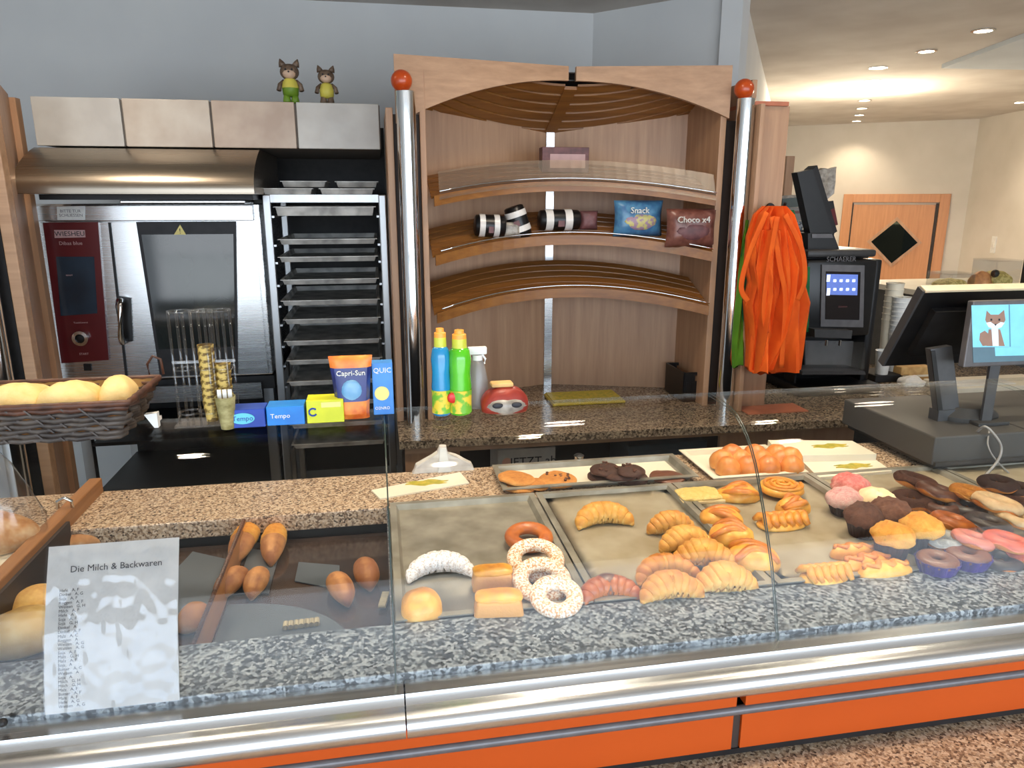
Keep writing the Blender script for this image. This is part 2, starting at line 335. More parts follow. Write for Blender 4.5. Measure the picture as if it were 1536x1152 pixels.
def tube(bm, pts, rad, n=8, flat=None, closed=False, tone=None, cap=True, mi=0, upv=None):
    """sweep; rad float / list / (w,h) list; flat = clamp z below"""
    P = [Vector(p) for p in pts]; L = len(P)
    R = rad if isinstance(rad, (list, tuple)) else [rad]*L
    tl = bm.verts.layers.float.get('tone') or (bm.verts.layers.float.new('tone') if tone else None)
    rings = []; U = Vector(upv) if upv else Vector((0, 0, 1))
    for i in range(L):
        d = (P[(i+1) % L]-P[i-1]) if closed else (P[min(i+1, L-1)]-P[max(i-1, 0)])
        d.normalize(); s = d.cross(U)
        if s.length < 1e-4: s = d.cross(Vector((0, 1, 0)))
        s.normalize(); t = s.cross(d)
        rw, rh = (R[i] if isinstance(R[i], (tuple, list)) else (R[i], R[i])); ring = []
        for k in range(n):
            a = 2*PI*k/n; co = P[i]+s*(rw*math.cos(a))+t*(rh*math.sin(a))
            if flat is not None and co.z < flat: co.z = flat
            v = bm.verts.new(co)
            if tl: v[tl] = tone(i/(L-1), math.sin(a), math.cos(a))
            ring.append(v)
        rings.append(ring)
    for i in range(L if closed else L-1):
        a, b = rings[i], rings[(i+1) % L]
        for k in range(n): bm.faces.new((a[k], a[(k+1) % n], b[(k+1) % n], b[k])).material_index = mi
    if cap and not closed:
        bm.faces.new(rings[0][::-1]).material_index = mi; bm.faces.new(rings[-1]).material_index = mi
    return bm
def ball(bm, c, r, seg=16, sq=(1, 1, 1), mi=0):
    rr = bmesh.ops.create_uvsphere(bm, u_segments=seg, v_segments=max(6, seg//2), radius=r)
    for v in rr['verts']: v.co = Vector((v.co.x*sq[0]+c[0], v.co.y*sq[1]+c[1], v.co.z*sq[2]+c[2]))
    for v in rr['verts']:
        for f in v.link_faces: f.material_index = mi
    return bm
def jitter(bm, amp, freq, seed=0, keep=None):
    o = Vector((seed*3.7, seed*1.3, seed*2.1))
    for v in bm.verts:
        if keep is not None and v.co.z <= keep: continue
        n = noise.noise_vector(v.co*freq+o); v.co += n*amp
def textmesh(s, size, m, mat, parent, name='lettering', ext=.0004, align='CENTER', label=None):
    cu = bpy.data.curves.new('t', 'FONT'); cu.body = s; cu.size = size; cu.align_x = align; cu.align_y = 'CENTER'; cu.extrude = ext; cu.resolution_u = 2
    o = bpy.data.objects.new('t', cu); COL.objects.link(o); me = bpy.data.meshes.new_from_object(o)
    bpy.data.objects.remove(o); bpy.data.curves.remove(cu)
    bm = B(); bm.from_mesh(me); bpy.data.meshes.remove(me); bm.transform(m)
    return obj(name, bm, mat, parent, world=True, label=label)
def face_m(origin, right, upv):
    r = Vector(right).normalized(); u = Vector(upv).normalized(); n = r.cross(u)
    return Matrix(((r.x, u.x, n.x, origin[0]), (r.y, u.y, n.y, origin[1]), (r.z, u.z, n.z, origin[2]), (0, 0, 0, 1)))
FR = ((1, 0, 0), (0, 0, 1))         # a face that looks towards the customer
def front(o): return face_m(o, *FR)
def wpart(name, mat, parent, *boxes, bev=0, smooth=False, label=None, kind=None):
    bm = B()
    for b in boxes: box(bm, *b, bev=bev)
    return obj(name, bm, mat, parent, world=True, smooth=smooth, label=label, kind=kind)
def struct(name, bm, mat, label=None):
    o = obj(name, bm, mat, world=True, kind='structure', label=label); return o
#==GEOM==
# ================================================================== the room
CE, FL = 2.75, -.1
def wallseg(name, p, q, z0, z1, mat, th=.1, side=1):
    p = Vector((*p, 0)); q = Vector((*q, 0)); d = (q-p).normalized(); n = Vector((-d.y, d.x, 0))*th*side
    bm = B(); prism(bm, [p+Vector((0, 0, z0)), q+Vector((0, 0, z0)), q+Vector((0, 0, z1)), p+Vector((0, 0, z1))], n)
    return struct(name, bm, mat)
cA = (1.234, 4.275); cB = (1.815, 3.665)
fa = on(1165, 190, CE); fb = on(1470, 178, CE); fc = on(1536, 165, CE)
dC = (Vector((fa.x, fa.y))-Vector(cB)); cEnd = Vector(cB)+dC
wallseg('wall_back', (-2.6, 4.275), cA, FL, CE, 'wall')
wallseg('wall_corner', cA, cB, FL, CE, 'wall')
wallseg('wall_passage', cB, (cEnd.x, cEnd.y), FL, CE, 'wall', .1)
wallseg('wall_far', (fa.x-.3, fa.y+.18), (fb.x, fb.y), FL, CE, 'wall_warm')
fd = Vector((fb.x, fb.y))+(Vector((fc.x, fc.y))-Vector((fb.x, fb.y))).normalized()*4.5
wallseg('wall_far_right', (fb.x, fb.y), (fd.x, fd.y), FL, CE, 'wall_warm')
wallseg('wall_left', (-2.6, -3.0), (-2.6, 4.375), FL, CE, 'wall')
wallseg('wall_right', (fd.x, fd.y), (9.5, -3.0), FL, CE, 'wall_warm')
bm = B(); box(bm, -2.7, 9.6, -3.1, 11, CE, CE+.1); struct('ceiling', bm, 'ceil')
bm = B(); box(bm, -2.7, 9.6, -3.1, 11, FL-.1, FL); struct('floor', bm, 'floor')
# higher bluish-lit ceiling area at the right, its light put into a paler slab
bm = B(); a = [on(*p, CE) for p in ((1413, 96), (1600, 25), (1640, 100))]; prism(bm, [v-Vector((0, 0, .001)) for v in a], (0, 0, -.03))
struct('ceiling_lit_patch', bm, 'ceil_lit')
# shop front behind the customer
bm = B(); box(bm, -2.7, 9.6, -3.1, -3.0, FL, .45); box(bm, -2.7, 9.6, -3.1, -3.0, 2.6, CE)
for x in (-2.7, 5.0): box(bm, x, x+.12, -3.1, -3.0, .45, 2.6)
box(bm, 5.12, 9.6, -3.1, -3.0, .45, 2.6)
struct('wall_front', bm, 'wall')
# ceiling lights, real lamps
def ceiling_light(p, label, grp, r=.045, en=14, rad=True):
    t = thing('ceiling_light', label, 'light', (p[0], p[1], CE), 0, grp)
    bm = B(); lathe(bm, [(r*1.35, 0), (r*1.35, -.006), (r, -.008), (r, 0)], 20, close=False); obj('trim_ring', bm, 'steel', t, smooth='auto')
    bm = B(); lathe(bm, [(r, -.002), (r*.98, -.005), (.002, -.0052)], 20); obj('lamp_lens', bm, 'led', t)
    if rad: lamp('spot_lamp', 'SPOT', (p[0], p[1], CE-.03), en, (1, .80, .56), .03, angle=math.radians(125), blend=.8)
spots = [(1475, 45), (1390, 76), (1318, 101), (1309, 121), (1303, 134), (1297, 150), (1293, 162), (1289, 172), (1285, 181), (1530, 153)]
slab = ['nearest and largest recessed spot, at the upper right', 'second recessed spot from the right in the ceiling row', 'third recessed spot, where the row bends', 'fourth recessed spot of the receding row', 'fifth recessed spot of the receding row', 'sixth recessed spot of the receding row', 'third last recessed spot of the receding row', 'second last recessed spot of the receding row', 'farthest tiny recessed spot close to the far wall', 'recessed spot alone at the right edge above the pale wall']
for i, (p, l) in enumerate(zip(spots, slab)):
    ceiling_light(on(*p, CE), l, 'recessed ceiling spots', .05, 26 if i < 9 else 30)
# spots over the counter (behind and above the picture, mirrored in the case glass)
for x, y, l in ((-.62, 1.4, 'left'), (.5, 1.4, 'middle'), (1.4, 1.45, 'right')):
    ceiling_light((x, y), l+' recessed spot above the pastry counter', 'spots above the counter', .05, 0, False)
    lamp('counter_spot', 'SPOT', (x, y, CE-.05), 44, (1, .84, .62), .04, angle=math.radians(92), blend=.9)
for x, y in ((1.5, .66), (.2, .6)):  # spots added out of view to brighten the customer shelf
    ceiling_light((x, y), ('right' if x > 1 else 'left')+' recessed spot over the customer side of the counter', 'spots above the counter', .05, 0, False)
    lamp('added_aisle_spot', 'SPOT', (x, y, CE-.05), 26, (1, .84, .62), .04, angle=math.radians(80), blend=.8)
for x, y in ((-1.0, 2.5), (.7, 2.1), (2.2, 2.4)):
    lamp('back_spot', 'SPOT', (x, y, CE-.05), 24, (1, .84, .66), .08, angle=math.radians(150), blend=1)
# far door
n = Vector((fb.y-fa.y, -(fb.x-fa.x), 0)).normalized()*1; n = -n if n.y > 0 else n
def farw(px, py, off=0):
    d = ray(px, py); o = Vector((fa.x, fa.y, 0))+n*off; t = (o-EYE).dot(n)/d.dot(n); return EYE+d*t
dw = (Vector((fb.x, fb.y, 0))-Vector((fa.x, fa.y, 0))).normalized()
dl = farw(1266, 292); dr = farw(1427, 290); W_ = (dr-dl).dot(dw); zt = (dl.z+dr.z)/2
door = thing('door_1', 'beech door with a diamond shaped window in the far wall', None, (dl.x, dl.y, FL), math.atan2(dw.y, dw.x), kind='structure')
H_ = zt-FL
bm = B(); box(bm, 0, .12, -.05, 0, 0, H_-.0, bev=.004); box(bm, W_-.12, W_, -.05, 0, 0, H_, bev=.004); box(bm, .12, W_-.12, -.05, 0, H_-.11, H_, bev=.004)
obj('door_frame', bm, 'door', door)
bm = B(); box(bm, .14, W_-.16, -.03, 0, 0, H_-.14); lf = obj('door_leaf', bm, 'door', door)
bm = B(); box(bm, W_-.155, W_-.125, -.034, -.0, 0, H_-.12); obj('dark_gap', bm, 'niche', door)
bm = B(); box(bm, .122, .139, -.034, 0, 0, H_-.12); obj('hinge_gap', bm, 'niche', door)
dc = farw(1341, 363); lc = WM[door.name].inverted() @ dc
s = (farw(1381, 360)-farw(1300, 360)).length/2
def diam(s, y0, y1):
    bm = B(); prism(bm, [(lc.x-s, y0, lc.z), (lc.x, y0, lc.z-s), (lc.x+s, y0, lc.z), (lc.x, y0, lc.z+s)], (0, y1-y0, 0)); return bm
obj('diamond_frame', diam(s*1.02, -.045, -.02), 'beech', door); obj('diamond_pane', diam(s*.86, -.05, -.046), 'mirror', door)
lamp('passage_lamp', 'POINT', (4.6, 6.6, 2.45), 60, (1, .84, .62), .15)
t = thing('light_switch', 'white light switch on the pale far right wall', 'switch', at(1491, 360, 6.9))
q = at(1491, 360, 6.9); 
d2 = (fd-Vector((fb.x, fb.y))).normalized(); m = face_m(at(1491, 365, 6.0), (d2.x, d2.y, 0), (0, 0, 1))
# intersect wall
nn = Vector((d2.y, -d2.x, 0)); dd = ray(1491, 367); tt = (Vector((fb.x, fb.y, 0))-EYE).dot(nn)/dd.dot(nn); q = EYE+dd*tt
t.matrix_basis = Matrix.Translation(q); WM[t.name] = Matrix.Translation(q)
m = face_m(q, (d2.x, d2.y, 0), (0, 0, 1))
sgn = 1 if (m @ Vector((0, 0, 1))-q).dot(EYE-q) > 0 else -1
bm = B(); box(bm, -.045, .045, -.1, .1, -.03*0, .012*sgn, m); obj('wall_plate', bm, 'white', t, world=True)
bm = B(); box(bm, -.03, .03, -.03, .03, .012*sgn, .02*sgn, m); obj('rocker', bm, 'whitep', t, world=True)
# ================================================================== back wall zone: tiled bulkhead, hood, oven, rack
YT = 3.1
t = thing('trim_1', 'tiled bulkhead over the oven, four beige tiles', None, (-.6, YT, 2.0), kind='structure')
zt0, zt1 = at(300, 221, YT).z, at(300, 150, YT).z
x0, x1 = at(48, 180, YT).x, at(570, 180, YT).x
bm = B(); box(bm, x0, x1, YT+.012, 4.27, zt0+.004, zt1-.004); obj('core', bm, 'grout', t, world=True)
edges = [48, 184, 317, 444, 570]
for i in range(4):
    a, b = at(edges[i], 180, YT).x+.004, at(edges[i+1], 180, YT).x-.004
    bm = B(); box(bm, a, b, YT, YT+.02, zt0, zt1, bev=.002); obj('tile', bm, ['tile2', 'tile', 'tile3', 'tile2'][i], t, world=True)
# extractor hood
h = thing('extractor_hood', 'curved brushed steel extractor hood above the oven', 'hood', (at(200, 290, 2.95).x, 2.95, 1.75))
hx0, hx1 = at(22, 255, 2.9).x, at(381, 255, 2.9).x
pr = []
z0, z1 = at(200, 291, 2.88).z, at(200, 222, 3.05).z
for k in range(13):
    a = k/12; pr.append((3.08-.2*math.sin(a*PI*.56)-.02*a, z1-(z1-z0)*a**1.15))
pr += [(3.6, z0), (3.6, z1)]
bm = B(); prism(bm, [(hx0, y, z) for y, z in pr], (hx1-hx0, 0, 0)); obj('hood_shell', bm, 'steel_h', h, world=True, smooth='auto')
bm = B(); box(bm, hx0+.04, hx1-.02, 2.96, 3.5, z0-.02, z0-.001); obj('filter_frame', bm, 'dark', h, world=True)
for k in range(9):
    x = hx0+.3+k*(hx1-hx0-.36)/9; bm = B(); box(bm, x, x+.055, 2.975, 3.2, z0-.034, z0-.021, bev=.004); obj('filter_slot', bm, 'steel', h, world=True)
# oven
OY = 3.2
o0, o1 = -1.31, -.465; ob, ot = 1.02, 1.735
ov = thing('combi_oven', 'stainless combi oven with maroon control panel and slanted glass door', 'oven', ((o0+o1)/2, OY+.35, ob-.01))
bm = B(); box(bm, o0, o1, OY+.02, OY+.75, ob, ot, bev=.004); obj('housing', bm, 'steel', ov, world=True)
bm = B(); box(bm, o0+.01, at(381, 330, OY).x, OY, OY+.019, at(100, 332, OY).z, ot-.005, bev=.003); obj('top_fascia', bm, 'steel', ov, world=True)
def quad(name, pts, Y, d, mat, parent, **k):
    bm = B(); prism(bm, [at(x, y, Y) for x, y in pts], (0, d, 0)); return obj(name, bm, mat, parent, world=True, **k)
quad('control_fascia', [(50, 334), (163, 334), (191, 568), (76, 574)], OY, .018, 'steel', ov)
cp = quad('control_panel', [(64, 334), (147, 333), (163, 540), (92, 545)], OY-.012, .012, 'maroon', ov)
quad('display', [(84, 385), (141, 385), (146, 470), (91, 474)], OY-.014, .004, 'screen_o', cp)
quad('name_plate', [(81, 345), (127, 345), (128, 356), (82, 357)], OY-.015, .004, 'lpink', cp)
textmesh('WIESHEU', .026, front(at(104.5, 351, OY-.0165)), 'ink', cp)
textmesh('Dibas blue', .02, front(at(106, 365, OY-.0135)), 'lpink', cp)
textmesh('READY', .008, front(at(104, 413, OY-.0145)), 'lpink', cp)
textmesh('TouchControl', .009, front(at(121, 484, OY-.0135)), 'lpink', cp)
textmesh('START', .012, front(at(126, 531, OY-.0135)), 'lpink', cp)
kn = at(122, 507, OY-.012)
mk = Matrix.Translation(kn) @ Matrix.Rotation(PI/2, 4, 'X')
bm = B(); lathe(bm, [(.026, 0), (.032, .004), (.03, .016), (.018, .018), (.016, .012)], 28, mk, close=False); kb = obj('selector_knob', bm, 'chrome', cp, world=True, smooth='auto')
bm = B(); lathe(bm, [(.016, .011), (.014, .014), (.006, .015), (.001, .0152)], 20, mk, close=False); obj('knob_centre', bm, 'black', cp, world=True)
quad('usb_cover', [(125, 546), (136, 546), (137, 556), (126, 556)], OY-.006, .006, 'dark', ov)
quad('notice_sticker', [(85, 310), (127, 309), (127, 330), (86, 330)], OY-.003, .003, 'white', ov)
textmesh('BITTE TÜR\nSCHLIESSEN', .016, front(at(106, 320, OY-.0035)), 'grey_t', ov)
dr_ = quad('door', [(165, 334), (380, 332), (402, 560), (191, 567)], OY, .02, 'steel', ov)
quad('door_gasket', [(162, 334), (166, 334), (192, 568), (188, 568)], OY-.004, .012, 'dark', ov)
quad('door_surround', [(204, 333), (354, 332), (357, 560), (240, 565)], OY-.006, .008, 'dark', dr_)
quad('door_pane', [(212, 352), (350, 351), (353, 520), (238, 524)], OY-.008, .003, 'bglass', dr_)
quad('warning_sign', [(261, 352), (279, 352), (270, 337)], OY-.0085, .002, 'yell', dr_)
textmesh('!', .03, front(at(270, 347, OY-.009)), 'ink', dr_)
p0, p1 = at(184, 450, OY), at(189, 510, OY)
bm = B(); tube(bm, [p0+Vector((0, 0, 0)), p0+Vector((0, -.045, .0)), p0+Vector((.0, -.055, -.02)), p1+Vector((0, -.055, .02)), p1+Vector((0, -.045, 0)), p1], .013, 12)
obj('door_handle', bm, 'chrome', dr_, world=True, smooth=True)
quad('handle_plate', [(177, 444), (196, 447), (199, 512), (185, 513)], OY-.008, .008, 'black', dr_)
# oven stand
st = thing('oven_stand', 'dark steel stand with runner rails under the oven', 'stand', ((o0+o1)/2, OY+.35, FL))
bm = B(); box(bm, o0+.02, o1, OY+.05, OY+.7, ob-.07, ob-.012); obj('top_frame', bm, 'dark', st, world=True)
for x in (o0+.03, o1-.05):
    for y in (OY+.06, OY+.64): bm = B(); box(bm, x, x+.04, y, y+.04, FL, ob-.07); obj('leg', bm, 'rackm', st, world=True)
bm = B(); box(bm, o0+.07, o1-.05, OY+.62, OY+.64, FL+.1, ob-.07); obj('back_panel', bm, 'dark', st, world=True)
for z in (.72, .5, .3): bm = B(); box(bm, o0+.07, o1-.05, OY+.07, OY+.6, z, z+.015); obj('shelf', bm, 'dark', st, world=True)
bm = B(); box(bm, o0+.07, o1-.05, OY+.0, OY+.015, ob-.1, ob-.03); obj('front_bar', bm, 'steel', st, world=True)
# tray rack
RY = 3.1
rk = thing('tray_rack', 'tall grey steel rack filled with baking trays', 'rack', (-.12, RY+.3, FL))
rx0, rx1 = -.435, .045
zt = at(480, 292, RY).z
for x in (rx0, rx1-.03):
    for y in (RY, RY+.55): bm = B(); box(bm, x, x+.03, y, y+.03, FL, zt, bev=.004); obj('upright', bm, 'rackm', rk, world=True)
for y in (RY, RY+.55):
    bm = B(); box(bm, rx0+.03, rx1-.03, y+.003, y+.027, zt-.03, zt); obj('top_rail', bm, 'rackm', rk, world=True)
for x in (rx0+.003, rx1-.027):
    bm = B(); box(bm, x, x+.024, RY+.03, RY+.55, zt-.03, zt); obj('side_rail', bm, 'rackm', rk, world=True)
ys = [322, 365, 391, 425, 456, 484, 516, 545, 576, 608, 640, 670]
for i, py in enumerate(ys):
    z = at(490, py, RY).z
    for x in (rx0+.03, rx1-.04): bm = B(); box(bm, x, x+.01, RY+.01, RY+.57, z-.012, z-.004); obj('runner', bm, 'rackm', rk, world=True)
def rim_tray(name, x0, x1, y0, y1, z, h, mat, label, cat, grp=None, lip=.012, parent=None):
    """shallow pan: floor, outward flared walls and a flat lip"""
    bm = B(); th = .0015
    def ring(i, zz): return [bm.verts.new((x0+i, y0+i, zz)), bm.verts.new((x1-i, y0+i, zz)), bm.verts.new((x1-i, y1-i, zz)), bm.verts.new((x0+i, y1-i, zz))]
    R = [ring(lip+.006, z), ring(lip, z+h-.001), ring(0, z+h-.001), ring(0, z+h+th), ring(lip+.0015, z+h+th), ring(lip+.0075, z+th)]
    for a, b in zip(R, R[1:]):
        for k in range(4): bm.faces.new((a[k], a[(k+1) % 4], b[(k+1) % 4], b[k]))
    bm.faces.new(R[0][::-1]); bm.faces.new(R[-1])
    return obj(name, bm, mat, parent, world=True, label=label, cat=cat, group=grp)
plab = ['topmost tray in the rack, with a deep pale front', 'second tray from the top in the rack', 'third tray from the top in the rack', 'fourth tray from the top in the rack', 'fifth tray from the top in the rack', 'sixth tray from the top in the rack', 'seventh tray from the top in the rack', 'eighth tray in the rack, partly behind the drink pouch', 'ninth tray in the rack, behind the pouch top', 'tray in the rack just above the yellow box', 'tray in the rack seen through the case glass, upper', 'lowest tray in the rack seen through the case glass']
for i, py in enumerate(ys):
    z = at(490, py, RY).z; dx = (0, .012, -.004, .01, .0, .008, .002, .01, -.002, .006, 0, 0)[i]
    rim_tray('baking_tray', rx0+.04+abs(dx)*.5, rx1-.042, RY-.006+dx*.6, RY+.53, z-.004, .034 if i == 0 else .02, 'tray_rack', plab[i], 'tray', 'baking trays in the rack', .008)
for (a, b, py, yy, l) in ((392, 470, 290, .0, 'flat tray lying on the rack top, lower left'), (478, 562, 290, .012, 'flat tray lying on the rack top, lower right'), (416, 488, 278, .1, 'flat tray lying on the rack top, upper left'), (500, 568, 277, .12, 'flat tray lying on the rack top, upper right')):
    za = zt+.001+(0 if py > 285 else .03)
    rim_tray('baking_tray', at(a, py, RY).x, at(b, py, RY).x, RY+yy, RY+yy+.3, za, .022, 'tray_rack', l, 'tray', 'trays lying on top of the rack', .006)
# dark recess panel behind hood end and rack
bm = B(); box(bm, -.47, .06, 3.95, 4.0, .3, at(480, 222, 3.95).z+.1); struct('trim_2', bm, 'dark', 'dark recess panel behind the tray rack')
# left wooden side cabinet
lc_ = thing('side_cabinet', 'light wooden side panel left of the oven with a metal corner tube', 'cabinet', (-1.4, 3.0, FL))
bm = B(); prism(bm, [(at(55, 400, 3.1).x-.006, 3.1, 2.12), (at(55, 400, 3.1).x-.006, 3.1, FL), (at(37, 400, 2.7).x, 2.7, FL), (at(37, 400, 2.7).x, 2.7, 2.12)], (-.03, 0, 0)); obj('side_panel', bm, 'beech', lc_, world=True)
xx = at(31, 400, 2.7).x
bm = B(); box(bm, xx-.025, xx+.012, 2.66, 2.7, FL, 2.12, bev=.003); obj('front_edge', bm, 'beechx', lc_, world=True)
bm = B(); box(bm, at(55, 400, 3.1).x-.02, at(55, 400, 3.1).x+.015, 3.1, 3.14, FL, 2.11); obj('rear_post', bm, 'beech', lc_, world=True)
bm = B(); tube(bm, [(xx-.075, 2.62, FL), (xx-.075, 2.62, 2.05)], .034, 24); obj('metal_tube', bm, 'chrome', lc_, world=True, smooth='auto')
bm = B(); box(bm, xx-.13, xx-.03, 2.67, 2.69, FL, 2.1); obj('dark_back', bm, 'dark', lc_, world=True)
# ================================================================== cat figurines
def catfig(px, py, s, label, low, top, smock):
    p = at(px, py, 3.16); p.z = zt1
    t = thing('cat_figurine', label, 'figurine', p, 0, 'cat figurines on the tiled bulkhead')
    bm = B()
    lathe(bm, [(.016*s, .03*s), (.034*s, .038*s), (.037*s, .065*s), (.03*s, .095*s), (.018*s, .105*s)], 20); obj('body', bm, low, t, smooth=True)
    if smock:
        bm = B(); lathe(bm, [(.0385*s, .066*s), (.033*s, .092*s), (.022*s, .107*s)], 20, close=False); obj('shirt', bm, top, t, smooth=True)
    for sx in (-1, 1):
        bm = B(); lathe(bm, [(.016*s, 0), (.018*s, .012*s), (.013*s, .04*s)], 14, Matrix.Translation((sx*.018*s, -.004, 0))); obj('leg', bm, low if smock else 'catfur', t, smooth=True)
        bm = B(); tube(bm, [(sx*.025*s, 0, .098*s), (sx*.045*s, -.004, .08*s), (sx*.05*s, -.012, .055*s)], [.009*s, .01*s, .011*s], 10); obj('arm', bm, 'catfur', t, smooth=True)
        bm = B(); lathe(bm, [(.017*s, 0), (.012*s, .016*s), (.002*s, .032*s)], 8, Matrix.Translation((sx*.028*s, 0, .16*s)) @ Matrix.Rotation(sx*.35, 4, 'Y')); obj('ear', bm, 'catfur', t, smooth=True)
        bm = B(); ball(bm, (sx*.014*s, -.036*s, .142*s), .0045*s, 8); obj('eye', bm, 'ink', t, smooth=True)
    bm = B(); ball(bm, (0, 0, .135*s), .04*s, 20, (1.06, .95, .88)); obj('head', bm, 'catfur', t, smooth=True)
    bm = B(); ball(bm, (0, -.018*s, .126*s), .026*s, 16, (1.15, .95, .85)); obj('muzzle', bm, 'catface', t, smooth=True)
    bm = B(); ball(bm, (0, -.043*s, .131*s), .004*s, 8); obj('nose', bm, 'ink', t, smooth=True)
    return t
catfig(437, 150, .86, 'taller cat figurine in green dungarees and yellow shirt, on the left', 'catg', 'caty', True)
catfig(491, 151, .76, 'shorter cat figurine in a yellow smock, on the right', 'caty', 'caty', False)
# ================================================================== bread display cabinet
PX0, PX1, PY = .122, 1.402, 2.75
XC = (PX0+PX1)/2
dc_ = thing('bread_display_cabinet', 'beech corner bread cabinet with curved slatted shelves and steel posts', 'cabinet', (XC, 3.0, .88))
BC = .9
for k, x in enumerate((PX0, PX1)):
    zp = at(605 if k == 0 else 1113, 137 if k == 0 else 148, PY).z
    bm = B(); tube(bm, [(x, PY, .9), (x, PY, zp)], .034, 32); ps = obj('steel_post', bm, 'chrome', dc_, world=True, smooth='auto')
    bm = B(); ball(bm, (x-.012+.02*0, PY, zp+.034), .037, 24); obj('orange_ball', bm, 'orange_b', ps, world=True, smooth=True)
sh = .02
for sgn, x in ((-1, PX0), (1, PX1)):
    # outer and inner wooden uprights either side of a post
    bm = B(); box(bm, x-.07, x-.045, PY+.06, PY+.5, .9, 2.07 if sgn < 0 else 2.2, bev=.002); obj('upright_panel', bm, 'beech', dc_, world=True)
    bm = B(); box(bm, x+.05, x+.072, PY+.06, PY+.5, .9, 2.2, bev=.002); obj('upright_panel', bm, 'beech', dc_, world=True)
    bm = B(); box(bm, x-.044, x+.049, PY+.08, PY+.1, .9, 2.05); obj('dark_recess', bm, 'niche', dc_, world=True)
xa, xb = PX0+.072, PX1-.07
YB0, YBm = 3.12, 3.3
xm = .765
for (p, q) in (((xa-.02, YB0), (xm-.012, YBm)), ((xm+.02, YBm), (xb+.02, YB0))):
    bm = B(); prism(bm, [(p[0], p[1], .9), (q[0], q[1], .9), (q[0], q[1], 2.10 if q[1] > 3.2 else 2.2), (p[0], p[1], 2.2 if p[1] < 3.2 else 2.10)], (0, .02, 0)); obj('back_panel', bm, 'beech', dc_, world=True)
bm = B(); box(bm, xm-.014, xm+.022, YBm-.012, YBm+.02, .9, 2.06); obj('joint_strip', bm, 'steel', dc_, world=True)
# fascia boards with an arched lower edge
def fascia(xs, ya, yb):
    N = 16; top = []; low = []
    for i in range(N+1):
        f = i/N; x = xs[0]+(xs[1]-xs[0])*f; y = ya+(yb-ya)*f
        u = (x-XC)/((PX1-PX0)/2)
        zl = at(830, 119, 2.9).z-(.16)*min(1.15, abs(u))**2.0
        top.append((x, y, 2.245)); low.append((x, y, zl))
    bm = B(); prism(bm, top+low[::-1], (0, .02, 0)); return bm
obj('fascia_board', fascia((PX0-.035, xm-.014), PY-.01+.05, 2.92), 'beechx', dc_, world=True)
obj('fascia_board', fascia((xm+.016, PX1-.045), 2.92, PY+.04), 'beechx', dc_, world=True)
# slatted canopy: concentric curved slats on a plane rising to the front
def slatrow(parent, x0, x1, yfun, zfun, w, th, mat, n=20, name='slat'):
    bm = B(); V = []
    for i in range(n+1):
        x = x0+(x1-x0)*i/n; y = yfun(x); q = []
        for (a, b) in ((0, 0), (w, 0), (w, th), (0, th)): q.append(bm.verts.new((x, y+a, zfun(x, y+a)+b)))
        V.append(q)
    for a, b in zip(V, V[1:]):
        for k in range(4): bm.faces.new((a[k], a[(k+1) % 4], b[(k+1) % 4], b[k]))
    bm.faces.new(V[0]); bm.faces.new(V[-1][::-1])
    return obj(name, bm, mat, parent, world=True)
hw = (xb-xa)/2
cn = obj('canopy', (lambda b: box(b, xa, xb, 2.96, YBm, 2.226, 2.23))(B()), 'niche', dc_, world=True)
zc = lambda x, y: 2.035+(3.3-y)*.40
arcY = lambda u, base: base-.24*u*u
for k in range(-1, 11):
    base = 2.88+.066*k
    # clip each arc where it would pass the front
    xs_ = [x for x in [xa+(xb-xa)*i/60 for i in range(61)] if 2.845+.095*(1-abs(x-xm)/hw) < arcY((x-xm)/hw, base) < 3.2+.1*(1-abs(x-xm)/hw)]
    if len(xs_) < 4: continue
    for (s0, s1) in ((min(xs_), xm-.02), (xm+.03, max(xs_))):
        if s1-s0 > .03: slatrow(cn, s0, s1, lambda x, b=base: arcY((x-xm)/hw, b), zc, .052, .008, 'slat', 14)
bm = B(); prism(bm, [(xa, 2.95, zc(0, 2.95)+.022), (xb, 2.95, zc(0, 2.95)+.022), (xb, 3.3, zc(0, 3.3)+.022), (xa, 3.3, zc(0, 3.3)+.022)], (0, 0, .004)); obj('gap_shade_backing', bm, 'black', cn, world=True)  # black sheet added to put shade into the gaps between slats
for sx0, sx1 in ((xa-.01, xa+.2), (xb-.2, xb+.022)):
    bm = B(); prism(bm, [(sx0, 2.89, zc(0, 2.89)+.0095), (sx1, 2.89, zc(0, 2.89)+.0095), (sx1, 3.18, zc(0, 3.18)+.0095), (sx0, 3.18, zc(0, 3.18)+.0095)], (0, 0, .01)); obj('soffit_panel', bm, 'slat', cn, world=True)
bm = B(); prism(bm, [(xm-.02, 2.96, zc(0, 2.96)-.004), (xm+.03, 2.96, zc(0, 2.96)-.004), (xm+.03, 3.29, zc(0, 3.29)-.004), (xm-.02, 3.29, zc(0, 3.29)-.004)], (0, 0, .012)); obj('canopy_rib', bm, 'slat', cn, world=True)
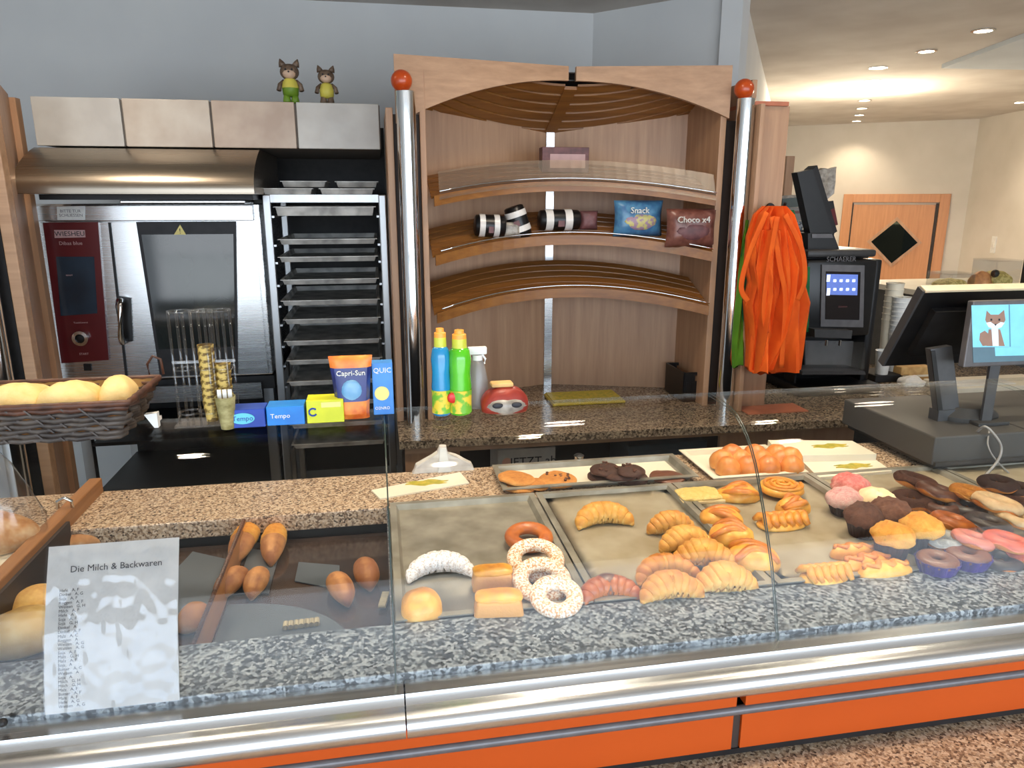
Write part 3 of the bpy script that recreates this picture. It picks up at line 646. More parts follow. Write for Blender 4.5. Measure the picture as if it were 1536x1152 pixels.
# curved sloping shelves
def shelf(z_end, tilt, guard, label=None):
    yf = lambda x: PY+.0+.17*(1-((x-xm)/hw)**2)
    zf = lambda x, y: z_end+(y-PY)*tilt
    bm = B(); n = 24; V = []
    for i in range(n+1):
        x = xa+.02+(xb-xa-.04)*i/n; y = yf(x)
        V.append([bm.verts.new((x, y+a, zf(x, y)+b)) for a, b in ((0, -.02), (.022, -.02), (.022, .018), (0, .018))])
    for a, b in zip(V, V[1:]):
        for k in range(4): bm.faces.new((a[k], a[(k+1) % 4], b[(k+1) % 4], b[k]))
    bm.faces.new(V[0]); bm.faces.new(V[-1][::-1])
    s = obj('shelf', bm, 'slat', dc_, world=True)
    for k in range(5):
        w = .038; y0 = .026+k*.046
        slatrow(s, xa+.01, xb-.01, lambda x, q=y0: yf(x)+q, zf, w, .008, 'slat_d', 20)
    for x in (xa+.05, xb-.08, xm-.15, xm+.15):
        bm = B(); y = yf(x); prism(bm, [(x, y+.03, zf(x, y+.03)-.001), (x, y+.24, zf(x, y+.24)-.001), (x, y+.24, zf(x, y+.24)-.02), (x, y+.03, zf(x, y+.03)-.02)], (.025, 0, 0)); obj('bracket', bm, 'slat_d', s, world=True)
    bm = B(); pts = [(x, yf(x)-.004, zf(x, yf(x))+.03) for x in [xa+.04+(xb-xa-.06)*i/20 for i in range(21)]]
    tube(bm, pts, .0035, 6); obj('guard_rail', bm, 'chrome', s, world=True, smooth=True)
    if guard:
        bm = B(); g = []
        for i in range(25):
            x = xa+.04+(xb-xa-.06)*i/24; y = yf(x); g.append([bm.verts.new((x, y-.006+a, zf(x, y)+b)) for a, b in ((0, .0), (.003, .0), (.045, .1), (.042, .1))])
        for a, b in zip(g, g[1:]):
            for k in range(4): bm.faces.new((a[k], a[(k+1) % 4], b[(k+1) % 4], b[k]))
        obj('acrylic_guard', bm, 'guard', s, world=True)
    return yf, zf
SH1 = shelf(at(660, 303, PY).z, .36, True)
SH2 = shelf(at(660, 393, PY).z, .4, False)
SH3 = shelf(at(660, 480, PY).z, .42, False)
# right outer wooden panel
sp = thing('side_cabinet', 'tall narrow beech panel right of the bread cabinet, by the aprons', 'cabinet', (1.56, 2.85, .9))
px_ = at(1127, 300, 2.72).x
bm = B(); box(bm, px_, px_+.018, 2.7, 3.1, .9, 2.1, bev=.002); obj('edge_panel', bm, 'beech', sp, world=True)
bm = B(); box(bm, px_+.018, at(1169, 300, 2.78).x, 2.76, 2.78, .9, 2.1, bev=.002); obj('face_panel', bm, 'beech', sp, world=True)
bm = B(); box(bm, px_, at(1169, 300, 2.76).x, 2.75, 3.1, 2.1, 2.115); obj('top_cap', bm, 'salmon', sp, world=True)
sp2 = thing('wooden_post', 'narrow wooden post standing behind the dark tablet holder', 'post', at(1181, 420, 3.9))
bm = B(); box(bm, at(1175, 300, 3.9).x, at(1187, 300, 3.9).x, 3.9, 3.95, 1.0, at(1181, 234, 3.9).z, bev=.003); obj('post_board', bm, 'beech', sp2, world=True)
# ================================================================== back counter
bc = thing('back_counter', 'speckled granite back counter below the bread cabinet', 'counter', (1.3, 2.9, FL))
bx0 = at(598, 640, 2.56).x
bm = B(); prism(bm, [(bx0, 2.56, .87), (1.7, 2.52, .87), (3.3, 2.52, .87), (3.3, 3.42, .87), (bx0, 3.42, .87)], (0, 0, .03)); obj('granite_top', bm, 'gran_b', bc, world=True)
bm = B(); box(bm, bx0+.02, 3.28, 2.575, 2.6, .845, .869); obj('front_strip', bm, 'beechx', bc, world=True)
for (a, b) in ((bx0+.02, at(690, 690, 2.6).x), (at(1078, 690, 2.6).x, at(1280, 660, 2.6).x)):
    bm = B(); box(bm, a, b, 2.6, 2.62, FL, .845); obj('front_panel', bm, 'beech', bc, world=True)
bm = B(); box(bm, bx0+.02, 3.28, 3.1, 3.12, FL, .869); obj('niche_back', bm, 'niche', bc, world=True)
bm = B(); box(bm, at(1280, 660, 2.6).x, 3.28, 2.61, 2.63, FL, .845); obj('dark_front', bm, 'dark', bc, world=True)
bm = B(); box(bm, bx0+.02, 3.28, 2.62, 3.1, .35, .37); obj('niche_shelf', bm, 'niche', bc, world=True)
# ================================================================== sales counter
DK = 1.07
sc = thing('sales_counter', 'long granite pastry counter with steel rails and orange front', 'counter', (.3, 1.3, FL))
XL, XR = -1.5, 2.6
bm = B(); box(bm, -1.6, XR, 1.578, 1.80, DK-.04, DK, bev=.003); obj('granite_worktop', bm, 'gran', sc, world=True)
bm = B(); box(bm, XL, XR, .947, 1.078, DK-.06, DK+.012, bev=.002); obj('granite_ledge', bm, 'gran_d', sc, world=True)
bm = B(); box(bm, 0.0, XR, 1.079, 1.577, DK-.04, DK-.002); obj('display_floor', bm, 'tray', sc, world=True)
bm = B(); box(bm, XL, -.004, 1.079, 1.577, DK-.1, DK-.06); obj('compartment_floor', bm, 'comp', sc, world=True)
bm = B(); box(bm, -.004, .0, 1.079, 1.577, DK-.06, DK+.004); obj('steel_divider', bm, 'steel', sc, world=True)
bm = B(); box(bm, XL, XR, 1.6, 1.78, FL, DK-.04); obj('rear_body', bm, 'dark', sc, world=True)
bm = B(); box(bm, XL, XR, .962, 1.05, FL, DK-.06); obj('front_body', bm, 'dark', sc, world=True)
bm = B(); box(bm, XL, XR, .915, 1.0, .89, .9); obj('lower_board', bm, 'dark', sc, world=True)
# aluminium front profile, extruded; seam at X = 0.01
def railprof(x0, x1):
    p = [(.946, DK+.002), (.946, DK-.03), (.93, DK-.05), (.9, DK-.052)]
    for k in range(15):
        a = -PI/2-k*PI/14; p.append((.893+.020*math.cos(a), DK-.031+.020*math.sin(a)))
    p += [(.903, DK-.010), (.909, DK-.004), (.912, DK+.002)]
    bm = B(); prism(bm, [(x0, y, z) for y, z in p], (x1-x0, 0, 0)); return bm
obj('front_rail', railprof(XL, .0105), 'rail', sc, world=True, smooth='auto')
obj('front_rail', railprof(.0125, XR), 'rail', sc, world=True, smooth='auto')
PYo = .925
for (a, b) in ((XL, .52), (.535, XR)):
    bm = B(); box(bm, a, b, PYo-.012, PYo, .902, .968); obj('orange_panel', bm, 'orange_p', sc, world=True)
    bm = B(); box(bm, a, b, PYo-.018, PYo, .985, DK-.053); obj('orange_band', bm, 'orange_p', sc, world=True)
bm = B(); tube(bm, [(XL, PYo-.016, .977), (XR, PYo-.016, .977)], .0075, 14); obj('lower_rail', bm, 'bezel', sc, world=True, smooth='auto')
bm = B(); box(bm, .521, .534, PYo-.008, PYo, .9, .966); obj('joint', bm, 'niche', sc, world=True)
bm = B(); ball(bm, at(4, 1084, .93), .006, 10, (1, 1, 1)); obj('screw_head', bm, 'dark', sc, world=True)
# customer shelf
cs = thing('customer_shelf', 'tan granite shelf in front of the counter, lower right', 'shelf', (1.0, .76, .85))
bm = B(); box(bm, -.3, 2.4, .60, .958, .85, .88, bev=.003); obj('shelf_slab', bm, 'gran', cs, world=True)
bm = B(); box(bm, .9, 1.0, .7, .9, FL, .834); obj('shelf_support', bm, 'dark', cs, world=True)
# curved glass of the case
gprof = [(.937, 1.072), (.955, 1.13), (.973, 1.182), (1.005, 1.248), (1.036, 1.305), (1.05, 1.328), (1.066, 1.348), (1.085, 1.366), (1.105, 1.380), (1.128, 1.391), (1.157, 1.398), (1.19, 1.4), (1.24, 1.4)]
def glassbm(x0, x1, th=.006):
    bm = B(); outer = gprof; inner = []
    for i, (y, z) in enumerate(gprof):
        a = gprof[max(0, i-1)]; b = gprof[min(len(gprof)-1, i+1)]
        d = Vector((b[0]-a[0], b[1]-a[1])).normalized(); inner.append((y+d.y*th, z-d.x*th))
    A = [[bm.verts.new((x, y, z)) for y, z in outer+inner[::-1]] for x in (x0, x1)]
    n = len(A[0])
    for k in range(n): bm.faces.new((A[0][k], A[1][k], A[1][(k+1) % n], A[0][(k+1) % n]))
    m = len(outer)
    for k in range(m-1):
        for A_ in A: bm.faces.new((A_[k], A_[k+1], A_[n-2-k], A_[n-1-k]))
    return bm, inner
gc = thing('display_case_glass', 'curved clear glass guard standing along the pastry counter', 'glass guard', (.3, 1.05, DK+.01))
xs_ = [-1.4, -.6, .0, .6, 1.2, 1.8, 2.4]
for a, b in zip(xs_, xs_[1:]):
    bm, inn = glassbm(a+.0015, b-.0015); obj('glass_pane', bm, 'glass', gc, world=True, smooth='auto')
for x in xs_[1:-1]:
    bm = B(); A = [[bm.verts.new((xx, y, z)) for y, z in gprof+inn[::-1]] for xx in (x-.0011, x+.0011)]; n = len(A[0])
    for k in range(n): bm.faces.new((A[0][k], A[1][k], A[1][(k+1) % n], A[0][(k+1) % n]))
    obj('glass_joint', bm, 'seal', gc, world=True)
bm = B(); box(bm, -1.4, 2.4, 1.2405, 1.2425, 1.394, 1.4); obj('rear_glass_edge', bm, 'acryl', gc, world=True)
# ---- menu sheet on the glass
def gpt(s, x, off=-.004):
    """point on outer glass surface at arc length s from the rail"""
    acc = 0
    for (a, b) in zip(gprof, gprof[1:]):
        L = math.hypot(b[0]-a[0], b[1]-a[1])
        if s <= acc+L:
            f = (s-acc)/L; d = Vector((b[0]-a[0], b[1]-a[1]))/L
            return Vector((x, a[0]+(b[0]-a[0])*f-d.y*(-off), a[1]+(b[1]-a[1])*f+d.x*(-off)))
        acc += L
# sheet: lower corners ~ (90,1052),(273,1040); upper (88,828),(265,803)
lo0, lo1 = on(91, 1052, 1.078), on(273, 1040, 1.078)
ms = thing('menu_sheet', 'printed list sheet in a plastic sleeve taped to the case glass', 'sign', (-.42, .94, 1.08))
mx0, mx1, mH = -.462, -.293, .232
def strip(nm, x0, x1, s0, s1, off, mat, n=10, th=.0006, wob=0):
    bm = B(); V = []
    for i in range(n+1):
        s = s0+(s1-s0)*i/n; row = []
        for j in range(n+1):
            x = x0+(x1-x0)*j/n; w = wob*noise.noise(Vector((x*38, s*30, 1)))+wob*.6*noise.noise(Vector((x*90, s*60, 4)))
            row.append(bm.verts.new(gpt(s, x, off-w)))
        V.append(row)
    for i in range(n):
        for j in range(n): bm.faces.new((V[i][j], V[i][j+1], V[i+1][j+1], V[i+1][j]))
    r = bmesh.ops.solidify(bm, geom=bm.faces[:], thickness=th)
    return obj(nm, bm, mat, ms, world=True, smooth=bool(wob))
strip('paper', mx0, mx1, .012, mH, -.002, 'whitep')
def onsheet(s, x, off=-.0034):
    p = gpt(s, x, off); q = gpt(s+.004, x, off); return face_m(p, (1, 0, 0), (q-p))
textmesh('Die Milch & Backwaren', .0125, onsheet(mH-.033, (mx0+mx1)/2+.004), 'ink', ms, ext=.0001)
random.seed(3)
for k in range(29):
    s = mH-.06-k*.0054
    w = random.choice(('Weizen', 'Roggen', 'Dinkel', 'Hefe', 'Milch', 'Butter', 'Malz', 'Soja')); v = random.choice(('A, C', 'A', 'A, G', 'G, H', 'A, F'))
    textmesh(w+'   '+v, .0056, onsheet(s, mx0+.017), 'ink', ms, ext=.00005, align='LEFT')
M['sleeve'] = glassm('plastic_sleeve', (.93, .95, .98), 1.9, 1.45, .08)
strip('plastic_sleeve', mx0-.002, mx1+.002, .01, mH+.002, -.0052, 'sleeve', 60, .0002, .0016)
# ---- compartments at the left
cz = DK-.06
pl = thing('wooden_divider', 'slanted pine plank closing the left bread compartment', 'divider', (-.675, 1.55, cz))
bm = B(); box(bm, -.70, -.672, 1.08, 1.80, cz, DK+.035, bev=.003); obj('plank', bm, 'plank', pl, world=True)
bm = B(); box(bm, -.672, -.665, 1.08, 1.58, cz, DK+.02); obj('inner_strip', bm, 'niche', pl, world=True)
bm = B(); tube(bm, [(-.7, 1.62, DK+.035), (-.7, 1.62, DK+.05), (-.685, 1.62, DK+.058), (-.672, 1.62, DK+.05), (-.672, 1.62, DK+.035)], .004, 8); obj('metal_hook', bm, 'chrome', pl, world=True, smooth=True)
dv = thing('wicker_divider', 'thin woven-edged board between the two bread compartments', 'divider', (-.31, 1.33, cz))
bm = B(); box(bm, -.317, -.310, 1.085, 1.575, cz, DK-.006); obj('board', bm, 'plank', dv, world=True)
bm = B(); tube(bm, [(-.3135, 1.085+i*.0049, DK-.004+.002*(i % 2)) for i in range(101)], .004, 6); obj('woven_edge', bm, 'wick_b', dv, world=True)
# daylight reflected in the front glass, put in as flat grey patches
g1 = [(-.31+.0, 1.09), (-.19, 1.085), (-.06, 1.10)]
def sheet(pts, z, label, mat='refl_g', name='painted_reflection', th=.002):
    bm = B(); prism(bm, [(x, y, z) for x, y in pts], (0, 0, th)); return obj(name, bm, mat, world=True, label=label, cat='painted reflection')
arc = [(-.305, 1.12)]+[(-.305+.235*math.cos(a), 1.12+.19*math.sin(a)) for a in [i*PI/2/14 for i in range(15)]]+[(-.305, 1.31)]
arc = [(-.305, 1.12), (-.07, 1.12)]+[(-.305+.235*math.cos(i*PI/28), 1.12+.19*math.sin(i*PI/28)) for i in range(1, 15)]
sheet(arc, cz+.001, 'grey quarter-round patch of painted reflection on the floor of the right bread compartment')
sheet([(-.19, 1.38), (-.10, 1.33), (-.105, 1.43), (-.19, 1.46)], cz+.001, 'small slanted grey patch of painted reflection behind the quarter-round one')
sheet([(-.30, 1.35), (-.235, 1.34), (-.235, 1.52), (-.30, 1.54)], cz+.001, 'grey patch of painted reflection under the cheese-topped rolls')
sheet([(-.47, 1.30), (-.34, 1.27), (-.34, 1.50), (-.42, 1.55)], cz+.001, 'grey patch of painted reflection in the left bread compartment beside the divider')
# ---- trays on the deck
g = 'metal trays on the display floor'
rim_tray('display_tray', .004, .338, 1.084, 1.574, DK, .012, 'tray', 'bare grey display tray with the sugared rings', 'tray', g)
rim_tray('display_tray', .342, .678, 1.084, 1.574, DK, .012, 'tray', 'display tray under the croissants', 'tray', g)
rim_tray('display_tray', .682, 1.038, 1.084, 1.574, DK, .012, 'tray', 'display tray under the swirls and braided pastries', 'tray', g)
rim_tray('display_tray', 1.042, 1.398, 1.084, 1.574, DK, .012, 'tray', 'display tray under muffins and doughnuts', 'tray', g)
rim_tray('display_tray', 1.402, 1.758, 1.084, 1.574, DK, .012, 'tray', 'display tray at the right edge under dark doughnuts', 'tray', g)
def liner(x0, x1, y0, y1, z, label, seed):
    bm = B(); n = 12; V = [[bm.verts.new((x0+(x1-x0)*i/n, y0+(y1-y0)*j/n, z+.0015*(1+noise.noise(Vector((i*.5, j*.5, seed)))))) for i in range(n+1)] for j in range(n+1)]
    for j in range(n):
        for i in range(n): bm.faces.new((V[j][i], V[j][i+1], V[j+1][i+1], V[j+1][i]))
    bmesh.ops.solidify(bm, geom=bm.faces[:], thickness=.0006)
    return obj('baking_paper', bm, 'paper', world=True, smooth=True, label=label, cat='paper')
liner(.362, .66, 1.104, 1.556, DK+.003, 'baking paper on the croissant tray', 1)
liner(.702, 1.02, 1.104, 1.556, DK+.003, 'baking paper on the swirl and braid tray', 5)
liner(1.062, 1.38, 1.104, 1.556, DK+.003, 'baking paper on the muffin tray', 9)
liner(1.422, 1.74, 1.104, 1.556, DK+.003, 'baking paper on the rightmost tray', 12)
ZT = DK+.0045
# trays on the worktop
w0, w1 = on(752, 738, DK), on(1045, 720, DK)
rim_tray('cookie_tray', w0.x, w1.x, 1.60, 1.77, DK, .014, 'tray', 'shallow tray of cookies on the granite worktop', 'tray', None)
bm = B(); box(bm, w0.x+.03, w1.x-.03, 1.625, 1.75, DK+.002, DK+.003); obj('tray_liner', bm, 'cream', world=True, label='cream paper under the cookies', cat='paper')
u0, u1 = on(1060, 712, DK), on(1205, 712, DK)
rim_tray('bun_tray', u0.x-.01, u1.x+.005, 1.582, 1.80, DK, .012, 'cream', 'cream tray holding small round orange-brown buns', 'tray', None)
# cream boards with a green and yellow filling
def board(quadpx, z, h, label, smear):
    p = [on(x, y, z+h) for x, y in quadpx]; c = sum(p, Vector())/4; c.z = z
    t = thing('serving_board', label, 'board', c, 0, 'cream boards with green print')
    bm = B(); prism(bm, [(v.x, v.y, z) for v in p], (0, 0, h)); obj('board', bm, 'cream', t, world=True)
    bm = B(); q = on(*smear, z+h); N = 22
    prism(bm, [(q.x+.048*math.cos(2*PI*i/N)*(1+.25*math.sin(i*2.3)), q.y+.016*math.sin(2*PI*i/N)*(1+.3*math.sin(i*1.7)), z+h) for i in range(N)], (0, 0, .001)); obj('green_print', bm, 'herb', t, world=True)
    return t
board([(557, 735), (690, 708), (704, 724), (570, 748)], DK, .003, 'cream board with green print lying alone on the granite worktop', (640, 724))
board([(1152, 660), (1278, 661), (1315, 681), (1172, 684)], DK, .03, 'rear cream board with green print beside the cash register', (1245, 669))
board([(1200, 688), (1310, 687), (1338, 706), (1228, 716)], DK, .012, 'front cream board with green print behind the pink pastry', (1280, 699))
# ================================================================== baked goods
def rolltone(lo, hi): return lambda f, s, c: lo+(hi-lo)*max(0, s)
def place(o, px, py, z, h, rz=0, rx=0, ry=0, sc_=1):
    p = on(px, py, z+h*.5); p.z = z
    m = Matrix.Translation(p) @ Matrix.Rotation(rz, 4, 'Z') @ Matrix.Rotation(ry, 4, 'Y') @ Matrix.Rotation(rx, 4, 'X') @ Matrix.Scale(sc_, 4)
    o.matrix_basis = m; WM[o.name] = m; return o
def size(px, py, w, z=DK+.02): return mpp(on(px, py, z))*w
def crescent(L, arc, r0, ridges=7, base=.5, rid=.14, seed=0, tip=.35, n=56):
    """crescent roll lying on z=0, ends towards -Y; L = chord"""
    bm = B(); R = L/2/math.sin(arc) if arc > .05 else 1e3
    pts = []; rad = []; tn = []
    for i in range(n):
        t = -1+2*i/(n-1); a = t*arc
        x = R*math.sin(a) if arc > .05 else t*L/2; y = R*math.cos(a)-R*math.cos(arc)*.5-R*.5 if arc > .05 else 0
        env = (1-abs(t)**2.4)**.55*(1-tip*abs(t))
        ph = (abs(t)*ridges*.5+.5) % 1.0
        k = 1+rid*(.5-ph)*(1 if abs(t) > .06 else .4)
        r = max(.12*r0, r0*env*k); pts.append((x, y, r0*.8)); rad.append((r, r*.92)); tn.append(ph)
    pts = [(p[0], p[1], rad[i][1]*.86) for i, p in enumerate(pts)]
    tube(bm, pts, rad, 18, flat=0, tone=lambda f, s, c: base+.28*(s-.2)-.35*(tn[min(n-1, int(f*(n-1)+.5))] > .78)+.05*noise.noise(Vector((f*9, c*2, seed))), upv=(0, 0, 1))
    jitter(bm, r0*.05, 26, seed, keep=.0005); return bm
def blob(w, d, h, base=.5, seed=0, amp=.05, n=28, power=1, toned=.35, sq=2.0):
    """rounded loaf, superellipse plan"""
    bm = B(); tl = bm.verts.layers.float.new('tone'); rings = []
    NZ = 9
    for j in range(NZ+1):
        a = (-.28+1.28*j/NZ)*PI/2; z = h*(math.sin(a)+.3)/1.3; k = max(.001, math.cos(a))**power
        z = max(0, z); ring = []
        for i in range(n):
            t = 2*PI*i/n; c, s = math.cos(t), math.sin(t)
            rr = 1/((abs(c)**sq+abs(s)**sq)**(1/sq))
            v = bm.verts.new((w/2*rr*c*k, d/2*rr*s*k, z)); v[tl] = base+toned*(j/NZ-.6)+.1*noise.noise(Vector((c*2, s*2, seed+j*.2))); ring.append(v)
        rings.append(ring)
    for a, b in zip(rings, rings[1:]):
        for k in range(n): bm.faces.new((a[k], a[(k+1) % n], b[(k+1) % n], b[k]))
    bm.faces.new(rings[0][::-1]); bm.faces.new(rings[-1]); jitter(bm, min(w, d)*amp, 4/max(w, d), seed, keep=.0005); return bm
def torus(R, r, base=.5, seed=0, n=40, m=16, a0=0, a1=2*PI, sqz=.85, amp=.04, wav=0, toned=.3):
    bm = B(); tl = bm.verts.layers.float.new('tone'); full = abs(a1-a0-2*PI) < 1e-3; V = []
    for i in range(n):
        a = 2*PI*i/n; row = []
        mm = m
        for j in range(mm+(0 if full else 1)):
            lo = a0+(wav*math.sin(a*5+seed) if not full else 0); hi = a1-(wav*math.sin(a*6+seed) if not full else 0)
            b = (lo+(hi-lo)*j/mm)
            rr = R+r*math.cos(b); v = bm.verts.new((rr*math.cos(a), rr*math.sin(a), r*sqz+r*sqz*math.sin(b)))
            v[tl] = base+toned*math.sin(b)*.6+.12*noise.noise(Vector((a, b, seed))); row.append(v)
        V.append(row)
    L = len(V[0])
    for i in range(n):
        for j in range(L if full else L-1):
            bm.faces.new((V[i][j], V[(i+1) % n][j], V[(i+1) % n][(j+1) % L], V[i][(j+1) % L]))
    if not full: bmesh.ops.solidify(bm, geom=bm.faces[:], thickness=.0012)
    jitter(bm, r*amp, 30, seed); return bm
def tag(o, label, cat, grp=None):
    o['label'] = label; o['category'] = cat
    if grp: o['group'] = grp
    return o
# --- croissants
def croissant(px, py, w, label, arc=1.0, rz=0, z=ZT, mat='crois', fat=.3, base=.45, ridges=9, tip=.3, grp='golden croissants', ry=0, name='croissant', cat='croissant', seed=None):
    L = size(px, py, w, z+.02); r = L*fat*.5; seed = seed if seed is not None else px
    o = obj(name, crescent(L, arc, r, ridges, base, .2, seed, tip), mat, smooth=True)
    tag(place(o, px, py, z, r*1.7, rz, 0, ry), label, cat, grp); return o
croissant(906, 773, 84, 'golden croissant lying alone behind the others, its ends to the front', 1.05, .0, fat=.44, tip=.15, base=.4)
croissant(1006, 783, 74, 'hindmost golden croissant of the pile, on its left edge', .25, .02, fat=.52, tip=.25)
croissant(1028, 806, 84, 'smooth golden croissant second from the back at the pile edge', .2, .1, fat=.52, tip=.3, base=.35, z=ZT+.012)
croissant(1056, 828, 92, 'big ridged croissant in the middle of the pile', .3, -.25, fat=.52, tip=.35, base=.42, z=ZT+.012)
croissant(1000, 853, 100, 'croissant arching over the front one at the left of the pile', 1.15, .05, fat=.36, base=.55, z=ZT+.004)
croissant(1088, 866, 100, 'large pale-ridged croissant at the front right of the pile', .35, -.1, fat=.52, tip=.35, base=.36)
croissant(1007, 880, 98, 'darker croissant at the very front of the pile by the ledge', .75, .02, fat=.48, tip=.25, base=.5, z=ZT+.004)
c = croissant(915, 885, 86, 'nut croissant crescent with a brown glazed middle, left of the pile', 1.15, 0, fat=.42, tip=.05, base=.6, mat='doughnut', grp=None, name='nut_crescent')
bm = crescent(size(915, 885, 50), .62, size(915, 885, 86)*.5*.43, 2, .4, .05, 5, .0)
for v in bm.verts: v.co.z *= 1.04; v.co.y += .0125
obj('chocolate_glaze', bm, 'mchoc', c, smooth=True)
def nugget(px, py, w, dpx, h, label, mat='puff', base=.5, rz=0, z=ZT, seed=None, cat='pastry', grp=None, name='puff_pastry', folds=3, amp=.06):
    """folded puff pastry: rounded body with overlapping dough leaves"""
    a = size(px, py, w, z); d = a*dpx; seed = seed or px
    o = obj(name, blob(a, d, h, base, seed, amp, sq=2.6), mat, smooth=True)
    for k in range(folds):
        f = (k+.5)/folds-.5
        bm = B(); pts = [(-a*.42+a*.84*t/10, f*d*.8+d*.16*math.sin(t*.45+k+seed), h*(.9-.45*abs(t/5-1)**2)) for t in range(11)]
        tube(bm, pts, [(d*.13*(1-.6*abs(t/5-1)**2)+.001, h*.17*(1-.5*abs(t/5-1)**2)+.001) for t in range(11)], 10, tone=lambda f_, s, c_: base+.15+.25*s, upv=(0, 0, 1))
        jitter(bm, d*.04, 30, seed+k); obj('dough_fold', bm, mat, o, smooth=True)
    return tag(place(o, px, py, z, h, rz), label, cat, grp)
g = 'folded puff pastries'
nugget(1082, 773, 62, .72, .035, 'golden folded puff pastry behind the croissants at their right', rz=-.4, grp=g)
nugget(1098, 800, 66, .72, .038, 'golden folded puff pastry in the middle of its row of three', rz=-.5, grp=g, z=ZT+.008)
nugget(1130, 833, 76, .72, .042, 'golden folded puff pastry nearest the front of its row of three', rz=-.3, base=.5, grp=g, z=ZT)
nugget(1108, 738, 62, .7, .032, 'golden turnover right of the crumble slice', rz=-.2, grp='turnovers')
nugget(1190, 757, 52, .7, .035, 'folded pastry between the swirl and the braided slice', rz=.2, grp='turnovers', z=ZT+.01)
# crumble slab
a = size(1048, 741, 66); bm = B(); box(bm, -a/2, a/2, -.037, .037, 0, .008, bev=.002); o = obj('crumble_slice', bm, 'bun')
bm = blob(a*.97, .072, .012, .4, 3, .03, sq=7, n=40); 
for v in bm.verts: v.co.z += .0078
jitter(bm, .0022, 150, 2, keep=.009); obj('crumble', bm, 'crumb', o, smooth=False)
tag(place(o, 1048, 741, ZT, .02, -.03), 'flat rectangular crumble slice with pale yellow topping', 'cake')
# swirl
a = size(1172, 733, 66)/2; bm = B(); lathe(bm, [(a*.9, 0), (a, .006), (a*.92, .016), (a*.5, .018), (.003, .018)], 30); tl = bm.verts.layers.float.new('tone')
for v in bm.verts: v[tl] = .45
o = obj('swirl_pastry', bm, 'puff', smooth=True)
bm = B(); tube(bm, [((a*.08+a*.82*i/80)*math.cos(i*.235), (a*.08+a*.82*i/80)*math.sin(i*.235), .019+.004*(1-i/80)) for i in range(81)], a*.075, 8, tone=lambda f, s, c_: .45+.3*s); obj('dough_spiral', bm, 'puff', o, smooth=True)
tag(place(o, 1172, 731, ZT+.008, .02, 0), 'round spiral pastry at the back of the braid tray', 'pastry')
def braid(px, py, w, dpx, h, n, label, mat='puff', base=.5, rz=0, z=ZT, plait=True, name='braided_pastry', grp=None):
    a = size(px, py, w, z); d = a*dpx
    o = obj(name, blob(a, d, h*.6, base-.1, px, .03, sq=3), mat, smooth=True)
    for k in range(n):
        x = -a*.42+a*.84*k/(n-1)
        for sgn in (-1, 1):
            bm = B(); tube(bm, [(x-a*.05*sgn, sgn*d*.44, h*.35), (x, sgn*d*.26, h*.72), (x+a*.07, sgn*d*.02, h*.86), (x+a*.1, -sgn*d*.14, h*.66)], [a*.3/n, a*.52/n, a*.5/n, a*.28/n], 10, tone=lambda f, s, c_: base+.3*s-.1); obj('dough_strand', bm, mat, o, smooth=True)
    return tag(place(o, px, py, z, h, rz), label, 'pastry', grp)
braid(1172, 780, 72, .55, .028, 6, 'braided rectangular pastry with lattice top at the tray edge', base=.55, rz=.02)
braid(1237, 860, 70, .62, .03, 6, 'lattice-topped golden pastry near the ledge, left of the finger pastries', base=.45)
def finger(px, py, w, label, rz=0, z=ZT, base=.5, h=.028):
    a = size(px, py, w, z); o = obj('finger_pastry', blob(a, a*.36, h, base, px, .05, sq=2.4), 'puff', smooth=True)
    bm = B(); tube(bm, [(-a*.42+a*.84*i/16, a*.07*math.sin(i*1.2), h*.92-.004*abs(i/8-1)**2) for i in range(17)], [(a*.07*(1-.5*abs(i/8-1)), .004) for i in range(17)], 8, tone=lambda f, s, c_: base+.3); obj('icing_twist', bm, 'puff', o, smooth=True)
    return tag(place(o, px, py, z, h, rz), label, 'pastry', 'golden finger pastries')
finger(1280, 826, 70, 'rearmost golden finger pastry with a small hollow', -.12)
finger(1301, 842, 88, 'middle golden finger pastry, twisted', .08, base=.55)
finger(1328, 853, 88, 'front golden finger pastry beside the granite ledge', .05, base=.45)
# --- tray A
o = croissant(660, 850, 96, 'sugar dusted crescent roll curving over the square roll', 1.25, .0, fat=.36, mat='powder', base=.4, tip=.12, grp=None, name='sugared_crescent', cat='crescent roll')
a = size(632, 903, 60); o = obj('square_roll', blob(a, a*1.0, .045, .5, 4, .03, sq=3.2), 'puff', smooth=True); tag(place(o, 632, 903, ZT, .045, 0), 'squarish golden roll at the front left of the sugared tray', 'roll')
for (px, py, w, l, rz) in ((739, 866, 64, 'rear golden topped yeast slice standing on its dark side', -.05), (748, 905, 76, 'front golden topped yeast slice next to the lowest sugared ring', -.12)):
    a = size(px, py, w); bm = B(); box(bm, -a/2, a/2, -a*.27, a*.27, 0, .034, bev=.006)
    for v in bm.verts:
        k = 1-.15*(v.co.z/.034); v.co.x *= k
    o = obj('yeast_slice', bm, 'slabside', smooth=True)
    bm = blob(a*.93, a*.5, .012, .55, px, .03, sq=5)
    for v in bm.verts: v.co.z += .031
    obj('golden_top', bm, 'puff', o, smooth=True); tag(place(o, px, py, ZT, .04, rz, 0, 0), l, 'cake', 'golden yeast slices')
def ring(px, py, w, label, mat, z=ZT, rx=0, rz=0, base=.45, grp='sugared dough rings', th=.26):
    D = size(px, py, w, z); r = D*th*.5; o = obj('dough_ring', torus(D/2-r, r, base, px, sqz=.8), mat, smooth=True)
    return tag(place(o, px, py, z, r*1.6, rz, rx), label, 'ring pastry', grp)
ring(793, 805, 72, 'plain orange-brown glazed dough ring at the back of the ring row', 'doughnut', rx=.12, z=ZT+.002, grp=None, th=.3, base=.5)
